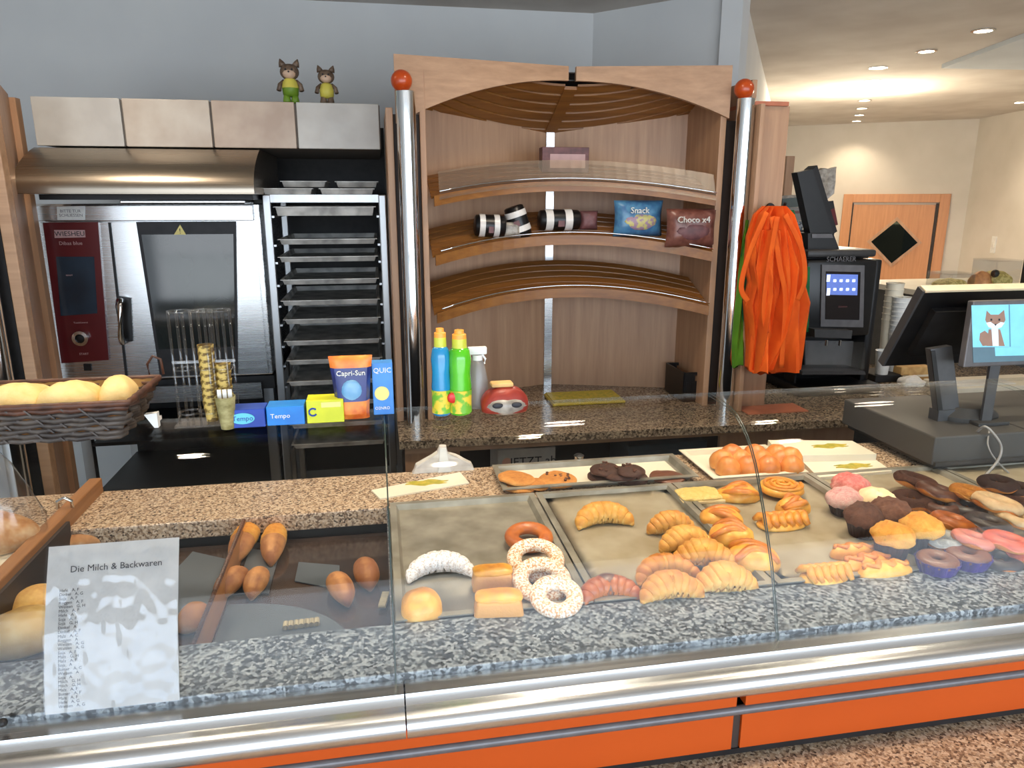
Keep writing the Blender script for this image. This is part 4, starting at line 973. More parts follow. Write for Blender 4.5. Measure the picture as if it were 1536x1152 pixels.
ring(803, 838, 86, 'rearmost of the three sugared dough rings', 'sugar', rx=.28, z=ZT+.009)
ring(812, 868, 88, 'middle sugared dough ring', 'sugar', rx=.3, z=ZT+.010, th=.28)
ring(834, 893, 80, 'front sugared dough ring beside the granite ledge', 'sugar', rx=.3, z=ZT+.011, th=.32)
# --- cookies on the worktop tray
CZk = DK+.0032
def cookie(px, py, w, h, label, mat, z=CZk, rx=0, ry=0, chips=None, grp=None, rz=0):
    a = size(px, py, w, z); o = obj('cookie', blob(a, a, h, .45, px, .035, sq=2, power=.7), mat, smooth=True)
    if chips:
        bm = B(); rnd = random.Random(px)
        for _ in range(11):
            t, q = rnd.random()*6.28, rnd.random()**.5*a*.38; box(bm, *(lambda cx, cy: (cx-.003, cx+.003, cy-.003, cy+.003))(q*math.cos(t), q*math.sin(t)), h*.8, h*1.06, bev=.0008)
        obj('chocolate_chips', bm, 'choc', o, kind='stuff')
    return tag(place(o, px, py, z, h, rz, rx, ry), label, 'cookie', grp)
g = 'light cookies'
cookie(780, 727, 52, .012, 'light cookie lying flat at the tray end, front', 'cookie', grp=g)
cookie(775, 716, 56, .012, 'light cookie resting on top of two others', 'cookie', z=CZk+.013, ry=.12, grp=g)
cookie(803, 725, 44, .011, 'small light cookie tilted between its neighbours', 'cookie', z=CZk+.002, ry=.1, grp=g)
cookie(836, 718, 58, .016, 'large round light cookie with dark chips', 'cookie', chips=True, grp=g)
g = 'dark chocolate cookies'
for i, (px, py, w, z, l) in enumerate(((906, 712, 50, 0, 'dark chocolate cookie at the left bottom of the dark stack'), (945, 715, 54, 0, 'dark chocolate cookie at the right bottom of the dark stack'), (930, 709, 50, .016, 'dark chocolate cookie bridging the dark stack'), (908, 703, 46, .02, 'dark chocolate cookie on top of the dark stack, left'), (947, 705, 42, .03, 'dark chocolate cookie on top of the dark stack, right'))):
    cookie(px, py, w, .016, l, 'choc', z=CZk+z, chips=True, grp=g)
cookie(1001, 714, 54, .009, 'flat reddish-brown cookie alone at the right of the tray', 'mchoc')
# --- small buns
bz = DK+.003
bl = [(1092, 708), (1122, 707), (1152, 707), (1187, 706), (1083, 698), (1110, 698), (1142, 698), (1170, 698), (1098, 690), (1132, 690), (1165, 690), (1185, 694)]
bn = ['first small bun from the left in the front row', 'second small bun from the left in the front row', 'third small bun from the left in the front row', 'rightmost small bun in the front row', 'leftmost small bun in the middle row', 'second small bun in the middle row', 'third small bun in the middle row', 'fourth small bun in the middle row', 'left small bun on the back row', 'centre small bun on the back row', 'right small bun on the back row', 'small bun at the right edge behind the front row']
for i, ((px, py), l) in enumerate(zip(bl, bn)):
    zz = bz+(0 if i < 4 else .004 if i < 8 else .012); a = size(px, py, 37, zz)
    o = obj('small_bun', blob(a, a, a*.72, .5+.1*math.sin(i), i, .03), 'obun', smooth=True); tag(place(o, px, py-6, zz, .03), l+' of the cream tray', 'bun', 'small round buns')
# --- muffins and doughnuts
def muffin(px, py, w, label, top, cup='cup', z=ZT, h=.05, grp='muffins', base=.4, cupr=.8, rx=0, ry=0):
    a = size(px, py, w, z+.04)/2
    bm = B(); lathe(bm, [(a*.62, 0), (a*cupr+.004, h), (a*cupr+.001, h), (a*.6, .002)], 48, fn=lambda t, zz: 1+.035*math.cos(t*24), close=False)
    bm.faces.new([v for v in bm.verts if v.co.z < 1e-6]) if False else None
    o = obj('muffin', bm, cup)
    bm = blob(a*2, a*2, a*.9, base, px, .05, n=40); jitter(bm, .004 if top in ('cheese', 'cremei', 'pinkw') else .0065, 90, px+1)
    for v in bm.verts: v.co.z += h*.78
    obj('muffin_top', bm, top, o, smooth=True)
    p = on(px, py, z+h+.012); p.z = z; m = Matrix.Translation(p) @ Matrix.Rotation(ry, 4, 'Y') @ Matrix.Rotation(rx, 4, 'X'); o.matrix_basis = m; WM[o.name] = m
    return tag(o, label, 'muffin', grp)
muffin(1277, 724, 56, 'pink crumble-topped muffin at the very back', 'pinkc', h=.03)
muffin(1268, 744, 54, 'pink and white crumb-topped muffin in front of the pink one', 'pinkw', h=.03)
muffin(1316, 744, 56, 'muffin with cream coloured swirls on top', 'cremei', h=.035)
muffin(1298, 768, 58, 'chocolate muffin in a dark cup left of the nutty one', 'chocnut', h=.04, base=.6)
muffin(1338, 760, 60, 'nutty chocolate muffin behind the two golden muffins', 'chocnut', h=.045)
muffin(1341, 793, 58, 'golden-topped muffin in a dark paper cup, nearest the ledge', 'cheese', h=.055)
muffin(1384, 780, 58, 'golden-topped muffin right behind the nearest one', 'cheese', h=.055)
def donut(px, py, w, label, ice, dough='doughnut', z=ZT, rx=0, ry=0, grp='iced doughnuts', th=.32, extra=None, h=1):
    D = size(px, py, w, z+.02); r = D*th*.5; o = obj('doughnut', torus(D/2-r, r, .4, px, sqz=.85*h), dough, smooth=True)
    if ice:
        bm = torus(D/2-r, r*1.07, .4, px, a0=-.15, a1=PI+.15, wav=.25, sqz=.86*h, amp=.05, m=12)
        for v in bm.verts: v.co.z -= r*.05
        obj('icing', bm, ice, o, smooth=True)
    return tag(place(o, px, py, z, r*1.7, 0, rx, ry), label, 'doughnut', grp)
donut(1372, 722, 62, 'nut-sprinkled chocolate doughnut at the back of the tray, left', 'chocnut', z=ZT+.02, ry=.2)
donut(1405, 738, 62, 'milk chocolate doughnut leaning on the nut-sprinkled one', 'mchoc', z=ZT+.022, ry=.25)
donut(1368, 750, 60, 'brown doughnut under the chocolate pair, behind the muffins', 'chocnut', z=ZT+.006)
donut(1412, 760, 58, 'dull brown doughnut in the middle of the heap', 'mchoc', z=ZT+.004)
donut(1455, 740, 58, 'yellow glazed doughnut near the register cable', 'cheese', z=ZT+.03, ry=.15)
donut(1449, 762, 56, 'dark glazed doughnut under the yellow one', 'greyc', z=ZT+.006)
donut(1428, 783, 62, 'brown sugar doughnut right of the golden muffins', 'doughnut', z=ZT+.024, ry=.2)
donut(1480, 786, 66, 'grey-brown chocolate doughnut in the middle right', 'greyc', z=ZT+.02, ry=.15)
donut(1494, 756, 70, 'pale cream twisted doughnut behind the grey one', 'cremei', z=ZT+.026, ry=.2)
donut(1524, 780, 60, 'cream glazed doughnut at the right picture edge', 'cremei', z=ZT+.012, ry=.2)
donut(1497, 726, 56, 'dark red-brown chocolate doughnut beside the register cable', 'choc', z=ZT+.03)
donut(1526, 735, 54, 'dark chocolate doughnut at the far right back', 'choc', z=ZT+.02)
donut(1524, 755, 50, 'nutty dark doughnut below the far right one', 'chocnut', z=ZT+.01)
donut(1412, 810, 64, 'white and black striped doughnut in front of the golden muffins', 'bwi', z=ZT+.02, ry=.1)
donut(1458, 810, 60, 'pale pink iced doughnut left of the coral one', 'pinki', z=ZT+.03, ry=.2)
donut(1510, 813, 66, 'coral pink iced doughnut on the right', 'coral', z=ZT+.03, ry=.15)
donut(1540, 832, 56, 'coral iced doughnut cut by the right picture edge', 'coral', z=ZT+.012)
donut(1500, 842, 60, 'grey doughnut lying low under the coral one', 'greyc', z=ZT)
for (px, py, w, l) in ((1406, 842, 62, 'chocolate cake ring in a purple wrapper, left'), (1452, 834, 64, 'chocolate cake ring in a purple wrapper, right')):
    a = size(px, py, w, ZT+.03)/2; bm = B(); lathe(bm, [(a*.75, 0), (a, .03), (a*.97, .03), (a*.7, .003)], 40, fn=lambda t, z: 1+.04*math.cos(t*13)); o = obj('wrapped_cake', bm, 'cup_p')
    bm = torus(a*.6, a*.36, .4, px, sqz=.7); 
    for v in bm.verts: v.co.z += .018
    obj('chocolate_ring', bm, 'mchoc', o, smooth=True); tag(place(o, px, py, ZT, .05), l, 'cake', 'cakes in purple wrappers')
# --- bread rolls in the compartments
def lroll(px, py, L, wd, label, rz, mat='roll', z=cz+.003, base=.5, grp='long bread rolls', ry=0, cheese=False, rx=0):
    bm = B(); n = 26
    prof = [(L/2*(-1+2*i/(n-1)), wd/2*max(.12, (1-abs(-1+2*i/(n-1))**2.3)**.6)) for i in range(n)]
    tube(bm, [(x, 0, r*.85) for x, r in prof], [(r, r*.9) for x, r in prof], 18, flat=0, tone=lambda f, s, c_: base+.3*s-.25*(abs(c_) < .25 and s > 0 and .15 < f < .85))
    jitter(bm, wd*.03, 25, px, keep=.0005)
    o = obj('bread_roll', bm, mat, smooth=True)
    if cheese:
        bm = B(); m = 14; pr_ = prof[11:24]
        tube(bm, [(x, 0, r*.9+.001) for x, r in pr_], [(r*1.03, r*.96) for x, r in pr_], 18, flat=.008, tone=lambda f, s, c_: .15+.35*s); jitter(bm, .003, 120, px); obj('cheese_topping', bm, 'cheese', o, smooth=True)
    return tag(place(o, px, py, z, wd*.7, rz, rx, ry), label, 'roll', grp)
lroll(367, 811, .165, .052, 'cheese-topped long roll at the left of the back pair', 1.45, cheese=True, grp='cheese-topped long rolls')
lroll(411, 813, .16, .052, 'cheese-topped long roll at the right of the back pair', 1.6, cheese=True, grp='cheese-topped long rolls')
lroll(347, 873, .10, .048, 'small pointed roll leaning against the woven divider', 1.2, base=.6)
lroll(385, 872, .095, .046, 'small pointed roll right of the one at the divider', 1.5, base=.5)
lroll(510, 881, .105, .048, 'pointed roll with a brown front half, left of the right pair', 1.9, base=.55)
lroll(549, 859, .10, .05, 'darker pointed roll by the steel divider', 1.75, base=.7)
lroll(130, 812, .13, .06, 'roll half hidden behind the menu sheet top', .2, base=.4, grp=None)
o = obj('round_bun', blob(.135, .105, .062, .4, 3, .03), 'bun', smooth=True); tag(place(o, 36, 941, cz+.003, .06, .3), 'pale oval bread bun at the lower left', 'bun')
o = obj('round_bun', blob(.12, .1, .055, .55, 8, .03), 'bun', smooth=True); tag(place(o, 62, 903, cz+.003, .05, -.2), 'darker bread bun behind the pale oval one', 'bun')
o = obj('round_bun', blob(.07, .05, .04, .6, 8, .03), 'roll', smooth=True); tag(place(o, 290, 925, cz+.003, .03, 1.2), 'small crusty roll between menu sheet and divider', 'bun')
for (px, py, w, l, rz) in ((465, 787, 40, 'pale rippled biscuit at the back of the right compartment', .1), (452, 936, 52, 'pale rippled biscuit near the ledge on the grey reflection patch', .05), (576, 900, 40, 'pale ridged biscuit standing by the steel divider', 1.4)):
    a = size(px, py, w, cz); bm = B()
    for k in range(7): tube(bm, [(-a/2+a*(k+.5)/7, -a*.13, .006), (-a/2+a*(k+.5)/7, a*.13, .006)], a*.08, 8)
    o = obj('rippled_biscuit', bm, 'rice', smooth='auto'); tag(place(o, px, py, cz+.003, .01, rz), l, 'biscuit', 'pale rippled biscuits')
# ================================================================== things on the glass top
GT = 1.4008
def pillow(w, h, d, n=12, crimp=.06):
    """filled foil bag standing in XZ, crimped top and bottom"""
    bm = B(); F_, K = [], []
    for s in (-1, 1):
        G = []
        for j in range(n+1):
            v = j/n; row = []
            for i in range(n+1):
                u = i/n; e = (max(0, 1-(2*u-1)**4)*max(0, 1-abs(2*v-1)**3.2))**.6
                pin = 1-.06*math.sin(v*PI); 
                row.append(bm.verts.new((w*(u-.5)*pin+.0, s*(d/2*e+.0012)*(1+.12*noise.noise(Vector((u*5, v*5, s)))), h*v)))
            G.append(row)
        for j in range(n):
            for i in range(n): bm.faces.new((G[j][i], G[j][i+1], G[j+1][i+1], G[j+1][i]))
        F_.append(G)
    a, b = F_
    for i in range(n):
        bm.faces.new((a[0][i], a[0][i+1], b[0][i+1], b[0][i])); bm.faces.new((a[n][i], a[n][i+1], b[n][i+1], b[n][i]))
        bm.faces.new((a[i][0], a[i+1][0], b[i+1][0], b[i][0])); bm.faces.new((a[i][n], a[i+1][n], b[i+1][n], b[i][n]))
    return bm
def root(name, px, py, Y, z, label, cat, grp=None, rz=0):
    p = at(px, py, Y); p.z = z; return thing(name, label, cat, p, rz, grp)
# wicker basket
bk = thing('wicker_basket', 'grey-brown wicker basket of bread slices on the left of the glass top', 'basket', (-.5, 1.2, GT))
bx = (-.70, -.395, 1.145, 1.262); tx = (-.735, -.372, 1.130, 1.295); bz0, bz1 = GT, GT+.058
def per(f, off=0):
    b = [bx[i]+(tx[i]-bx[i])*f for i in range(4)]; z = bz0+(bz1-bz0)*f
    return (b[0]-off, b[1]+off, b[2]-off, b[3]+off, z)
def loop(f, amp, ph, step=.0125, off=0):
    x0, x1, y0, y1, z = per(f, off); pts = []
    segs = [((x0, y0), (x1, y0), (0, -1)), ((x1, y0), (x1, y1), (1, 0)), ((x1, y1), (x0, y1), (0, 1)), ((x0, y1), (x0, y0), (-1, 0))]
    c = 0
    for a, b, n_ in segs:
        L = math.hypot(b[0]-a[0], b[1]-a[1]); k = max(2, round(L/step))
        for i in range(k):
            g = i/k; w = amp*(1 if (c+ph) % 2 else -1)*(0 if i == 0 else 1); c += 1
            pts.append((a[0]+(b[0]-a[0])*g+n_[0]*w, a[1]+(b[1]-a[1])*g+n_[1]*w, z))
    return pts
for r in range(7):
    lp = loop(.05+r*.135, .0042, r, .019); bm = B(); tube(bm, lp, [(.0024, .0042)]*len(lp), 6, closed=True); obj('wicker_strand', bm, 'wick' if r < 6 else 'wick_b', bk, world=True, smooth=True)
bm = B(); x0, x1, y0, y1, z = per(1)
tube(bm, loop(1.0, .001, 0), .005, 8, closed=True); obj('rim', bm, 'wick_b', bk, world=True, smooth=True)
bm = B(); nst = loop(0, 0, 0, .025); nsu = loop(1, 0, 0, .025)
for a, b in zip(nst, nsu): tube(bm, [a, b], .0018, 5)
obj('stakes', bm, 'wick', bk, world=True, kind='stuff')
wpart('base', 'wick', bk, (bx[0], bx[1], bx[2], bx[3], GT, GT+.004))
bm = B(); b0 = per(.08, -.006); b1 = per(1.0, -.005)
V = [[bm.verts.new((q[i], q[j], q[4])) for i, j in ((0, 2), (1, 2), (1, 3), (0, 3))] for q in (b0, b1)]
for k in range(4): bm.faces.new((V[0][k], V[0][(k+1) % 4], V[1][(k+1) % 4], V[1][k]))
bmesh.ops.solidify(bm, geom=bm.faces[:], thickness=.001); obj('cloth_liner', bm, 'liner_t', bk, world=True)
bm = B(); hx, hy = tx[1]-.004, 1.30
tube(bm, [(hx-.012, hy, bz1), (hx-.014, hy, bz1+.022), (hx-.004, hy, bz1+.036), (hx+.008, hy, bz1+.03), (hx+.01, hy, bz1+.004)], .0022, 8); obj('handle', bm, 'wick_b', bk, world=True, smooth=True)
bm = B(); tube(bm, [(tx[0]+.01, hy, bz1), (tx[0]+.006, hy, bz1+.03), (tx[0]+.03, hy-.02, bz1+.012)], .0018, 8); obj('handle', bm, 'wick_b', bk, world=True, smooth=True)
for i, (x, w, l, yy) in enumerate(((-.70, .05, 'leftmost bread slice in the wicker basket', 1.22), (-.635, .075, 'square pale bread slice left of the middle in the wicker basket', 1.19), (-.555, .08, 'long bread slice in the middle of the wicker basket', 1.215), (-.48, .075, 'bread slice with crumbly surface right of the middle in the wicker basket', 1.21), (-.42, .045, 'rightmost bread slice in the wicker basket', 1.24))):
    o = obj('bread_slice', blob(w*1.15, .09, .05, .3, i, .05, sq=5), 'bread_s', smooth=True)
    m = Matrix.Translation((x, yy, GT+.026)) @ Matrix.Rotation(.15*math.sin(i*2), 4, 'Z') @ Matrix.Rotation(-.08, 4, 'X'); o.matrix_basis = m; tag(o, l, 'bread', 'bread slices in the basket')
# acrylic cup dispenser
cdx = root('cup_dispenser', 305, 640, 1.2, GT, 'clear acrylic cup dispenser of open tubes with a stack of patterned cups', 'dispenser')
cxs = [at(p, 550, 1.2).x for p in (277, 309, 336)]
ztop = at(300, 466, 1.2).z
def at_tube(x, y, r, z0, z1):
    bm = B(); 
    for k in range(4):
        a = k*PI/2+.5; tube(bm, [(x+r*math.cos(a), y+r*math.sin(a), z0), (x+r*math.cos(a), y+r*math.sin(a), z1)], .0022, 8)
    return bm
for x in cxs:
    obj('rods', at_tube(x, 1.2, .016, GT+.004, ztop), 'acryl', cdx, world=True, smooth=True)
    for z in (GT+.02, (GT+ztop)/2, ztop): bm = B(); tube(bm, [(x+.016*math.cos(a), 1.2+.016*math.sin(a), z) for a in [2*PI*i/24 for i in range(24)]], .0016, 6, closed=True); obj('ring', bm, 'acryl', cdx, world=True, smooth=True)
bm = B(); box(bm, cxs[0]-.02, cxs[2]+.022, 1.178, 1.222, GT, GT+.004, bev=.001); obj('base_plate', bm, 'acryl', cdx, world=True)
bm = B(); box(bm, cxs[0]-.018, cxs[2]+.018, 1.198, 1.202, GT+.1, GT+.104); obj('cross_bar', bm, 'acryl', cdx, world=True)
for i in range(9):
    bm = B(); lathe(bm, [(.009, 0), (.0125, .032), (.0118, .032), (.008, .002)], 20, Matrix.Translation((cxs[1]+.002, 1.2, GT+.005+i*.0115))); o = obj('patterned_cup', bm, 'cupst', world=True, smooth='auto', label='nested patterned paper cups in the middle dispenser tube', cat='cup', group='nested patterned cups')
for i in range(6):
    bm = B(); lathe(bm, [(.009, 0), (.0125, .03), (.0118, .03), (.008, .002)], 20, Matrix.Translation((cxs[2]-.003, 1.205, GT+.005+i*.0125))); obj('brown_cup', bm, 'cupst', world=True, smooth='auto', label='shorter stack of brownish cups in the right dispenser tube', cat='cup', group='nested brownish cups')
p = at(342, 640, 1.168); bm = B(); lathe(bm, [(.010, 0), (.0155, .052), (.0145, .052), (.009, .003)], 24); o = obj('sachet_cup', bm, 'cupg', loc=Vector((p.x, 1.168, GT)), smooth='auto', label='greenish yellow cup standing in front of the cup dispenser', cat='cup')
bm = B(); box(bm, -.004, .004, -.001, .001, .0, .02); box(bm, .005, .011, -.001, .001, 0, .018)
for k in range(3): box(bm, -.012+k*.008, -.006+k*.008, .003, .004, .046, .062)
obj('sachets', bm, 'white', o)
t = thing('white_scoop', 'small white triangular scoop between basket and dispenser', 'scoop', (at(232, 645, 1.19).x, 1.19, GT))
bm = B(); prism(bm, [(-.013, 0, .022), (.006, 0, .024), (.006, 0, .0), (0, 0, .0)], (0, .012, 0)); obj('scoop_body', bm, 'white', t)
bm = B(); box(bm, .0, .004, .012, .03, .006, .012); obj('grip', bm, 'white', t)
# cartons
def carton(name, px0, px1, pyt, pyb, Y, mat, label, cat, dep, grp=None):
    x0, x1 = at(px0, (pyt+pyb)/2, Y).x, at(px1, (pyt+pyb)/2, Y).x; z1 = GT+(at(px0, pyt, Y).z-at(px0, pyb, Y).z)
    t = thing(name, label, cat, ((x0+x1)/2, Y+dep/2, GT), 0, grp); w = (x1-x0)/2-.0006
    bm = B(); box(bm, -w, w, -dep/2, dep/2, 0, z1-GT, bev=.001); obj('carton', bm, mat, t)
    return t, w, z1-GT
t, w, h_ = carton('tissue_box', 345, 399, 624, 651, 1.165, 'blueb', 'deep blue box with a light teal logo, beside the cup dispenser', 'box', .04)
bm = B(); lathe(bm, [(.018, 0), (.018, .0008)], 24, Matrix.Translation((-.007, -.0204, h_*.52)) @ Matrix.Rotation(PI/2, 4, 'X') @ Matrix.Scale(.5, 4, (0, 1, 0))); obj('logo_oval', bm, 'tealb', t)
textmesh('Tempo', .011, face_m(WM[t.name] @ Vector((-.007, -.0214, h_*.52)), *FR), 'blueb', t)
t, w, h_ = carton('tissue_box', 400, 458, 620, 648, 1.168, 'blueb2', 'brighter blue box with white lettering, in the middle of the row', 'box', .04)
textmesh('Tempo', .0105, face_m(WM[t.name] @ Vector((-.008, -.0205, h_*.5)), *FR), 'white', t)
t, w, h_ = carton('tissue_box', 460, 517, 611, 645, 1.17, 'yelb', 'lime yellow box with a dark blue round mark', 'box', .04)
bm = B(); tube(bm, [(-w*.66+.006*math.cos(a), -.0208, h_*.5+.006*math.sin(a)) for a in [.7+i*.33 for i in range(16)]], .0014, 6); obj('round_mark', bm, 'blueb', t)
bm = B(); box(bm, -w*.2, w*.85, -.0206, -.0199, h_*.68, h_*.9); obj('pale_band', bm, 'yell', t)
# stand-up drink pouch
t = root('drink_pouch', 531, 640, 1.19, GT, 'blue and orange foil drink pouch, wider at the top, behind the yellow box', 'pouch')
sc0 = mpp(at(531, 600, 1.19))
hh = 96*sc0
def pouchpart(v0, v1, mat, name, off=0):
    bm = B(); n = 10
    wv = lambda v: (24+8*v**1.5)*sc0
    dv_ = lambda v: .017*(1-v)**.5*(min(1, v*6+.35))+.0012
    for s in (-1, 1):
        G = [[bm.verts.new((wv(v)*(2*i/n-1), s*(dv_(v)*(1-(2*i/n-1)**4)**.5+off+.0004), hh*v)) for i in range(n+1)] for v in [v0+(v1-v0)*j/6 for j in range(7)]]
        for j in range(6):
            for i in range(n): bm.faces.new((G[j][i], G[j][i+1], G[j+1][i+1], G[j+1][i]))
        if s == -1: G1 = G
    for j in range(6):
        for e in (0, n): bm.faces.new((G1[j][e], G1[j+1][e], G[j+1][e], G[j][e]))
    for j in (0, 6):
        for i in range(n): bm.faces.new((G1[j][i], G1[j][i+1], G[j][i+1], G[j][i]))
    return obj(name, bm, mat, t, smooth='auto')
pouchpart(.3, .82, 'navy', 'foil_body'); pouchpart(0, .3, 'fruit', 'fruit_print'); pouchpart(.82, 1, 'orangef', 'top_seal')
bm = B(); ball(bm, (0, -.012, hh*.46), .017, 16, (1, .3, 1.15)); obj('glass_picture', bm, 'skyf', t, smooth=True)
textmesh('Capri-Sun', .0115, front(WM[t.name] @ Vector((0, -.0125, hh*.745))), 'white', t, ext=.0015)
t, w, h_ = carton('juice_carton', 559, 591, 558, 635, 1.2, 'cart', 'narrow light blue carton with a pale yellow fruit, right of the pouch', 'carton', .03)
bm = B(); lathe(bm, [(.012, 0), (.012, .0008)], 20, Matrix.Translation((-.002, -.0152, h_*.42)) @ Matrix.Rotation(PI/2, 4, 'X')); obj('fruit_disc', bm, 'yell', t)
textmesh('QUIC', .012, front(WM[t.name] @ Vector((0, -.0155, h_*.86))), 'white', t); textmesh('O2NRO', .007, front(WM[t.name] @ Vector((-.002, -.0155, h_*.13))), 'white', t)
# drink bottles
def bottle(px, label, body, wpx, topy, grp='fruit drink bottles'):
    Y = 1.185; t = root('drink_bottle', px, 632, Y, GT, label, 'bottle', grp); k = mpp(at(px, 570, Y)); r = wpx*k/2; H = (632-topy)*k
    bm = B(); lathe(bm, [(r*.85, 0), (r, .004), (r*.93, H*.2), (r*1.0, H*.34), (r*.9, H*.5), (r*1.0, H*.66), (r*.86, H*.76), (r*.6, H*.8), (.001, H*.8)], 24); obj('bottle_body', bm, body, t, smooth=True)
    bm = B(); lathe(bm, [(r*1.0, H*.03), (r*.97, H*.15), (r*1.02, H*.3)], 24, close=False); obj('fruit_label', bm, 'labelf', t, smooth=True)
    bm = B(); lathe(bm, [(r*.64, H*.79), (r*.62, H*.9), (r*.5, H*.915)], 20, close=False); obj('neck', bm, 'yneck', t, smooth='auto')
    bm = B(); lathe(bm, [(r*.62, H*.89), (r*.6, H*.95), (r*.42, H*.96), (r*.4, H), (.001, H)], 20); obj('cap', bm, 'capo', t, smooth='auto')
    return t, r, H
t, r, H = bottle(663, 'blue drink bottle with orange cap, left', 'blue_l', 29, 500)
t, r, H = bottle(691, 'green drink bottle with orange cap and red apple print, right', 'green_l', 35, 504)
bm = B(); ball(bm, (-r*.75, -r*.72, H*.22), .0085, 14, (1, .35, 1.1)); obj('apple_print', bm, 'redap', t, smooth=True)
t = root('spray_bottle', 717, 622, 1.222, GT, 'translucent grey spray bottle with white trigger behind the green bottle', 'bottle')
k = mpp(at(717, 570, 1.222))
bm = B(); lathe(bm, [(.018, 0), (.0195, .01), (.018, .045), (.0125, .075), (.0075, .085), (.001, .085)], 20); obj('bottle_body', bm, 'gpl', t, smooth=True)
bm = B(); lathe(bm, [(.009, .083), (.009, .092), (.001, .092)], 14); box(bm, -.016, .016, -.006, .006, .093, .106, bev=.002); obj('spray_head', bm, 'white', t, smooth='auto')
bm = B(); tube(bm, [(.008, 0, .093), (.014, 0, .084), (.012, 0, .076)], .002, 8); obj('trigger', bm, 'white', t)
# snack bag lying
t = root('snack_bag', 757, 636, 1.19, GT, 'red and silver snack bag with two dark ovals lying beside the bottles', 'bag')
bm = blob(.083, .05, .045, .4, 2, .05, sq=3); obj('foil_body', bm, 'redbag', t, smooth=True)
bm = B(); ball(bm, (0, -.013, .012), .036, 20, (1.05, .42, .46)); obj('silver_front', bm, 'greyf', t, smooth=True)
for s in (-1, 1): bm = B(); ball(bm, (s*.016, -.0265, .016), .0085, 12, (1.1, .3, .6)); obj('dark_oval', bm, 'ink', t, smooth=True)
bm = B(); box(bm, -.024, .014, -.012, .014, .043, .05, bev=.003); obj('paper_label', bm, 'liner_t', t, smooth='auto')
# ================================================================== back counter things
BZ = .9006
t = root('flat_tray', 876, 592, 3.0, BZ, 'flat mustard yellow tray lying before the cabinet back', 'tray'); k = mpp(at(876, 592, 3.0))
bm = B(); box(bm, -55*k, 55*k, -.09, .09, 0, .012, bev=.004); obj('tray_body', bm, 'ytray', t); bm = B(); box(bm, -52*k, 52*k, -.086, .086, .0122, .016); obj('tray_sheet', bm, 'herb', t)
t = root('black_crate', 1041, 592, 2.98, BZ, 'small black plastic crate at the right of the cabinet', 'crate'); k = mpp(at(1041, 575, 2.98)); w = 32*k; h_ = 44*k
bm = B(); box(bm, -w, w, -.1, .1, 0, .008); obj('floor', bm, 'black', t)
for s in (-1, 1):
    bm = B(); box(bm, s*w-.004, s*w+.004, -.1, .1, .008, h_); obj('side_wall', bm, 'black', t)
    bm = B(); box(bm, -w, w, s*.1-.004, s*.1+.004, .008, h_*.7); box(bm, -w, -w*.5, s*.1-.004, s*.1+.004, h_*.7, h_); box(bm, w*.5, w, s*.1-.004, s*.1+.004, h_*.7, h_); box(bm, -w*.5, w*.5, s*.1-.004, s*.1+.004, h_*.9, h_); obj('end_wall', bm, 'black', t)
for j in range(7): bm = B(); box(bm, -w+w*2*(j+.3)/7, -w+w*2*(j+.5)/7, -.107, -.104, .012, h_*.68); obj('rib', bm, 'dark', t)
t = root('counter_mat', 1156, 600, 2.72, BZ, 'flat salmon orange mat on the back counter below the aprons', 'mat'); k = mpp(at(1156, 600, 2.72))
bm = B(); box(bm, -48*k, 48*k, -.07, .05, 0, .004); obj('mat_body', bm, 'salmon', t)
# boxes in the niche
t = root('cardboard_box', 790, 690, 2.72, .3706, 'pale grey printed box in the dark niche under the back counter', 'box'); z1 = at(790, 673, 2.72).z; k = mpp(at(790, 690, 2.72))
bm = B(); box(bm, -44*k, 44*k, 0, .2, 0, z1-.3706); obj('box_body', bm, 'whitep', t)
bm = B(); prism(bm, [(-44*k, -.002, z1-.3706), (-4*k, -.002, z1-.3706), (-8*k, .06, z1-.3706+.05), (-44*k, .06, z1-.3706+.03)], (0, .002, .002)); obj('open_flap', bm, 'whitep', t)
textmesh('JETZT ab', .05, front(at(800, 692, 2.717)), 'ink', t)
bm = B(); lathe(bm, [(.02, 0), (.02, .001)], 16, Matrix.Translation((-30*k, 0, at(790, 692, 2.72).z-.3706)) @ Matrix.Rotation(PI/2, 4, 'X')); obj('red_mark', bm, 'pinki', t)
t = root('storage_crate', 1000, 690, 2.75, .3706, 'blue-grey crate in the dark niche under the back counter', 'crate'); z1 = at(1000, 664, 2.75).z; k = mpp(at(1000, 690, 2.75))
M['bluegrey'] = pm('blue_grey_plastic', C(70, 88, 104), .5)
bm = B(); box(bm, -60*k, 60*k, 0, .25, 0, z1-.3706-.03); obj('crate_body', bm, 'bluegrey', t); bm = B(); box(bm, -62*k, 62*k, -.01, .26, z1-.3706-.03, z1-.3706, bev=.005); obj('lid', bm, 'bluegrey', t)
# chrome bell and white wrapping on the worktop
t = root('small_bell', 868, 696, 1.785, DK+.0005, 'small shiny metal cup at the rear worktop edge', 'cup')
bm = B(); lathe(bm, [(.011, 0), (.013, .02), (.012, .02), (.009, .002)], 20); obj('cup_body', bm, 'chrome', t, smooth='auto')
bm = B(); lathe(bm, [(.014, .0202), (.009, .024), (.001, .0245)], 20); obj('lid', bm, 'dark', t, smooth='auto')
t = thing('white_wrapping', 'white wing-shaped wrapping standing at the rear worktop edge', 'wrapping', on(665, 708, DK)); k = mpp(on(665, 708, DK))
bm = B(); prof = [(-46, 0), (-40, 12), (-22, 22), (-8, 30), (-5, 40), (5, 40), (8, 28), (24, 20), (42, 10), (47, 0)]
prism(bm, [(x*k, 0, z*k) for x, z in prof], (0, .02, 0)); bmesh.ops.subdivide_edges(bm, edges=bm.edges[:], cuts=2, use_grid_fill=True)
jitter(bm, .004, 30, 2, keep=.001); obj('wrapping_body', bm, 'wrap', t)
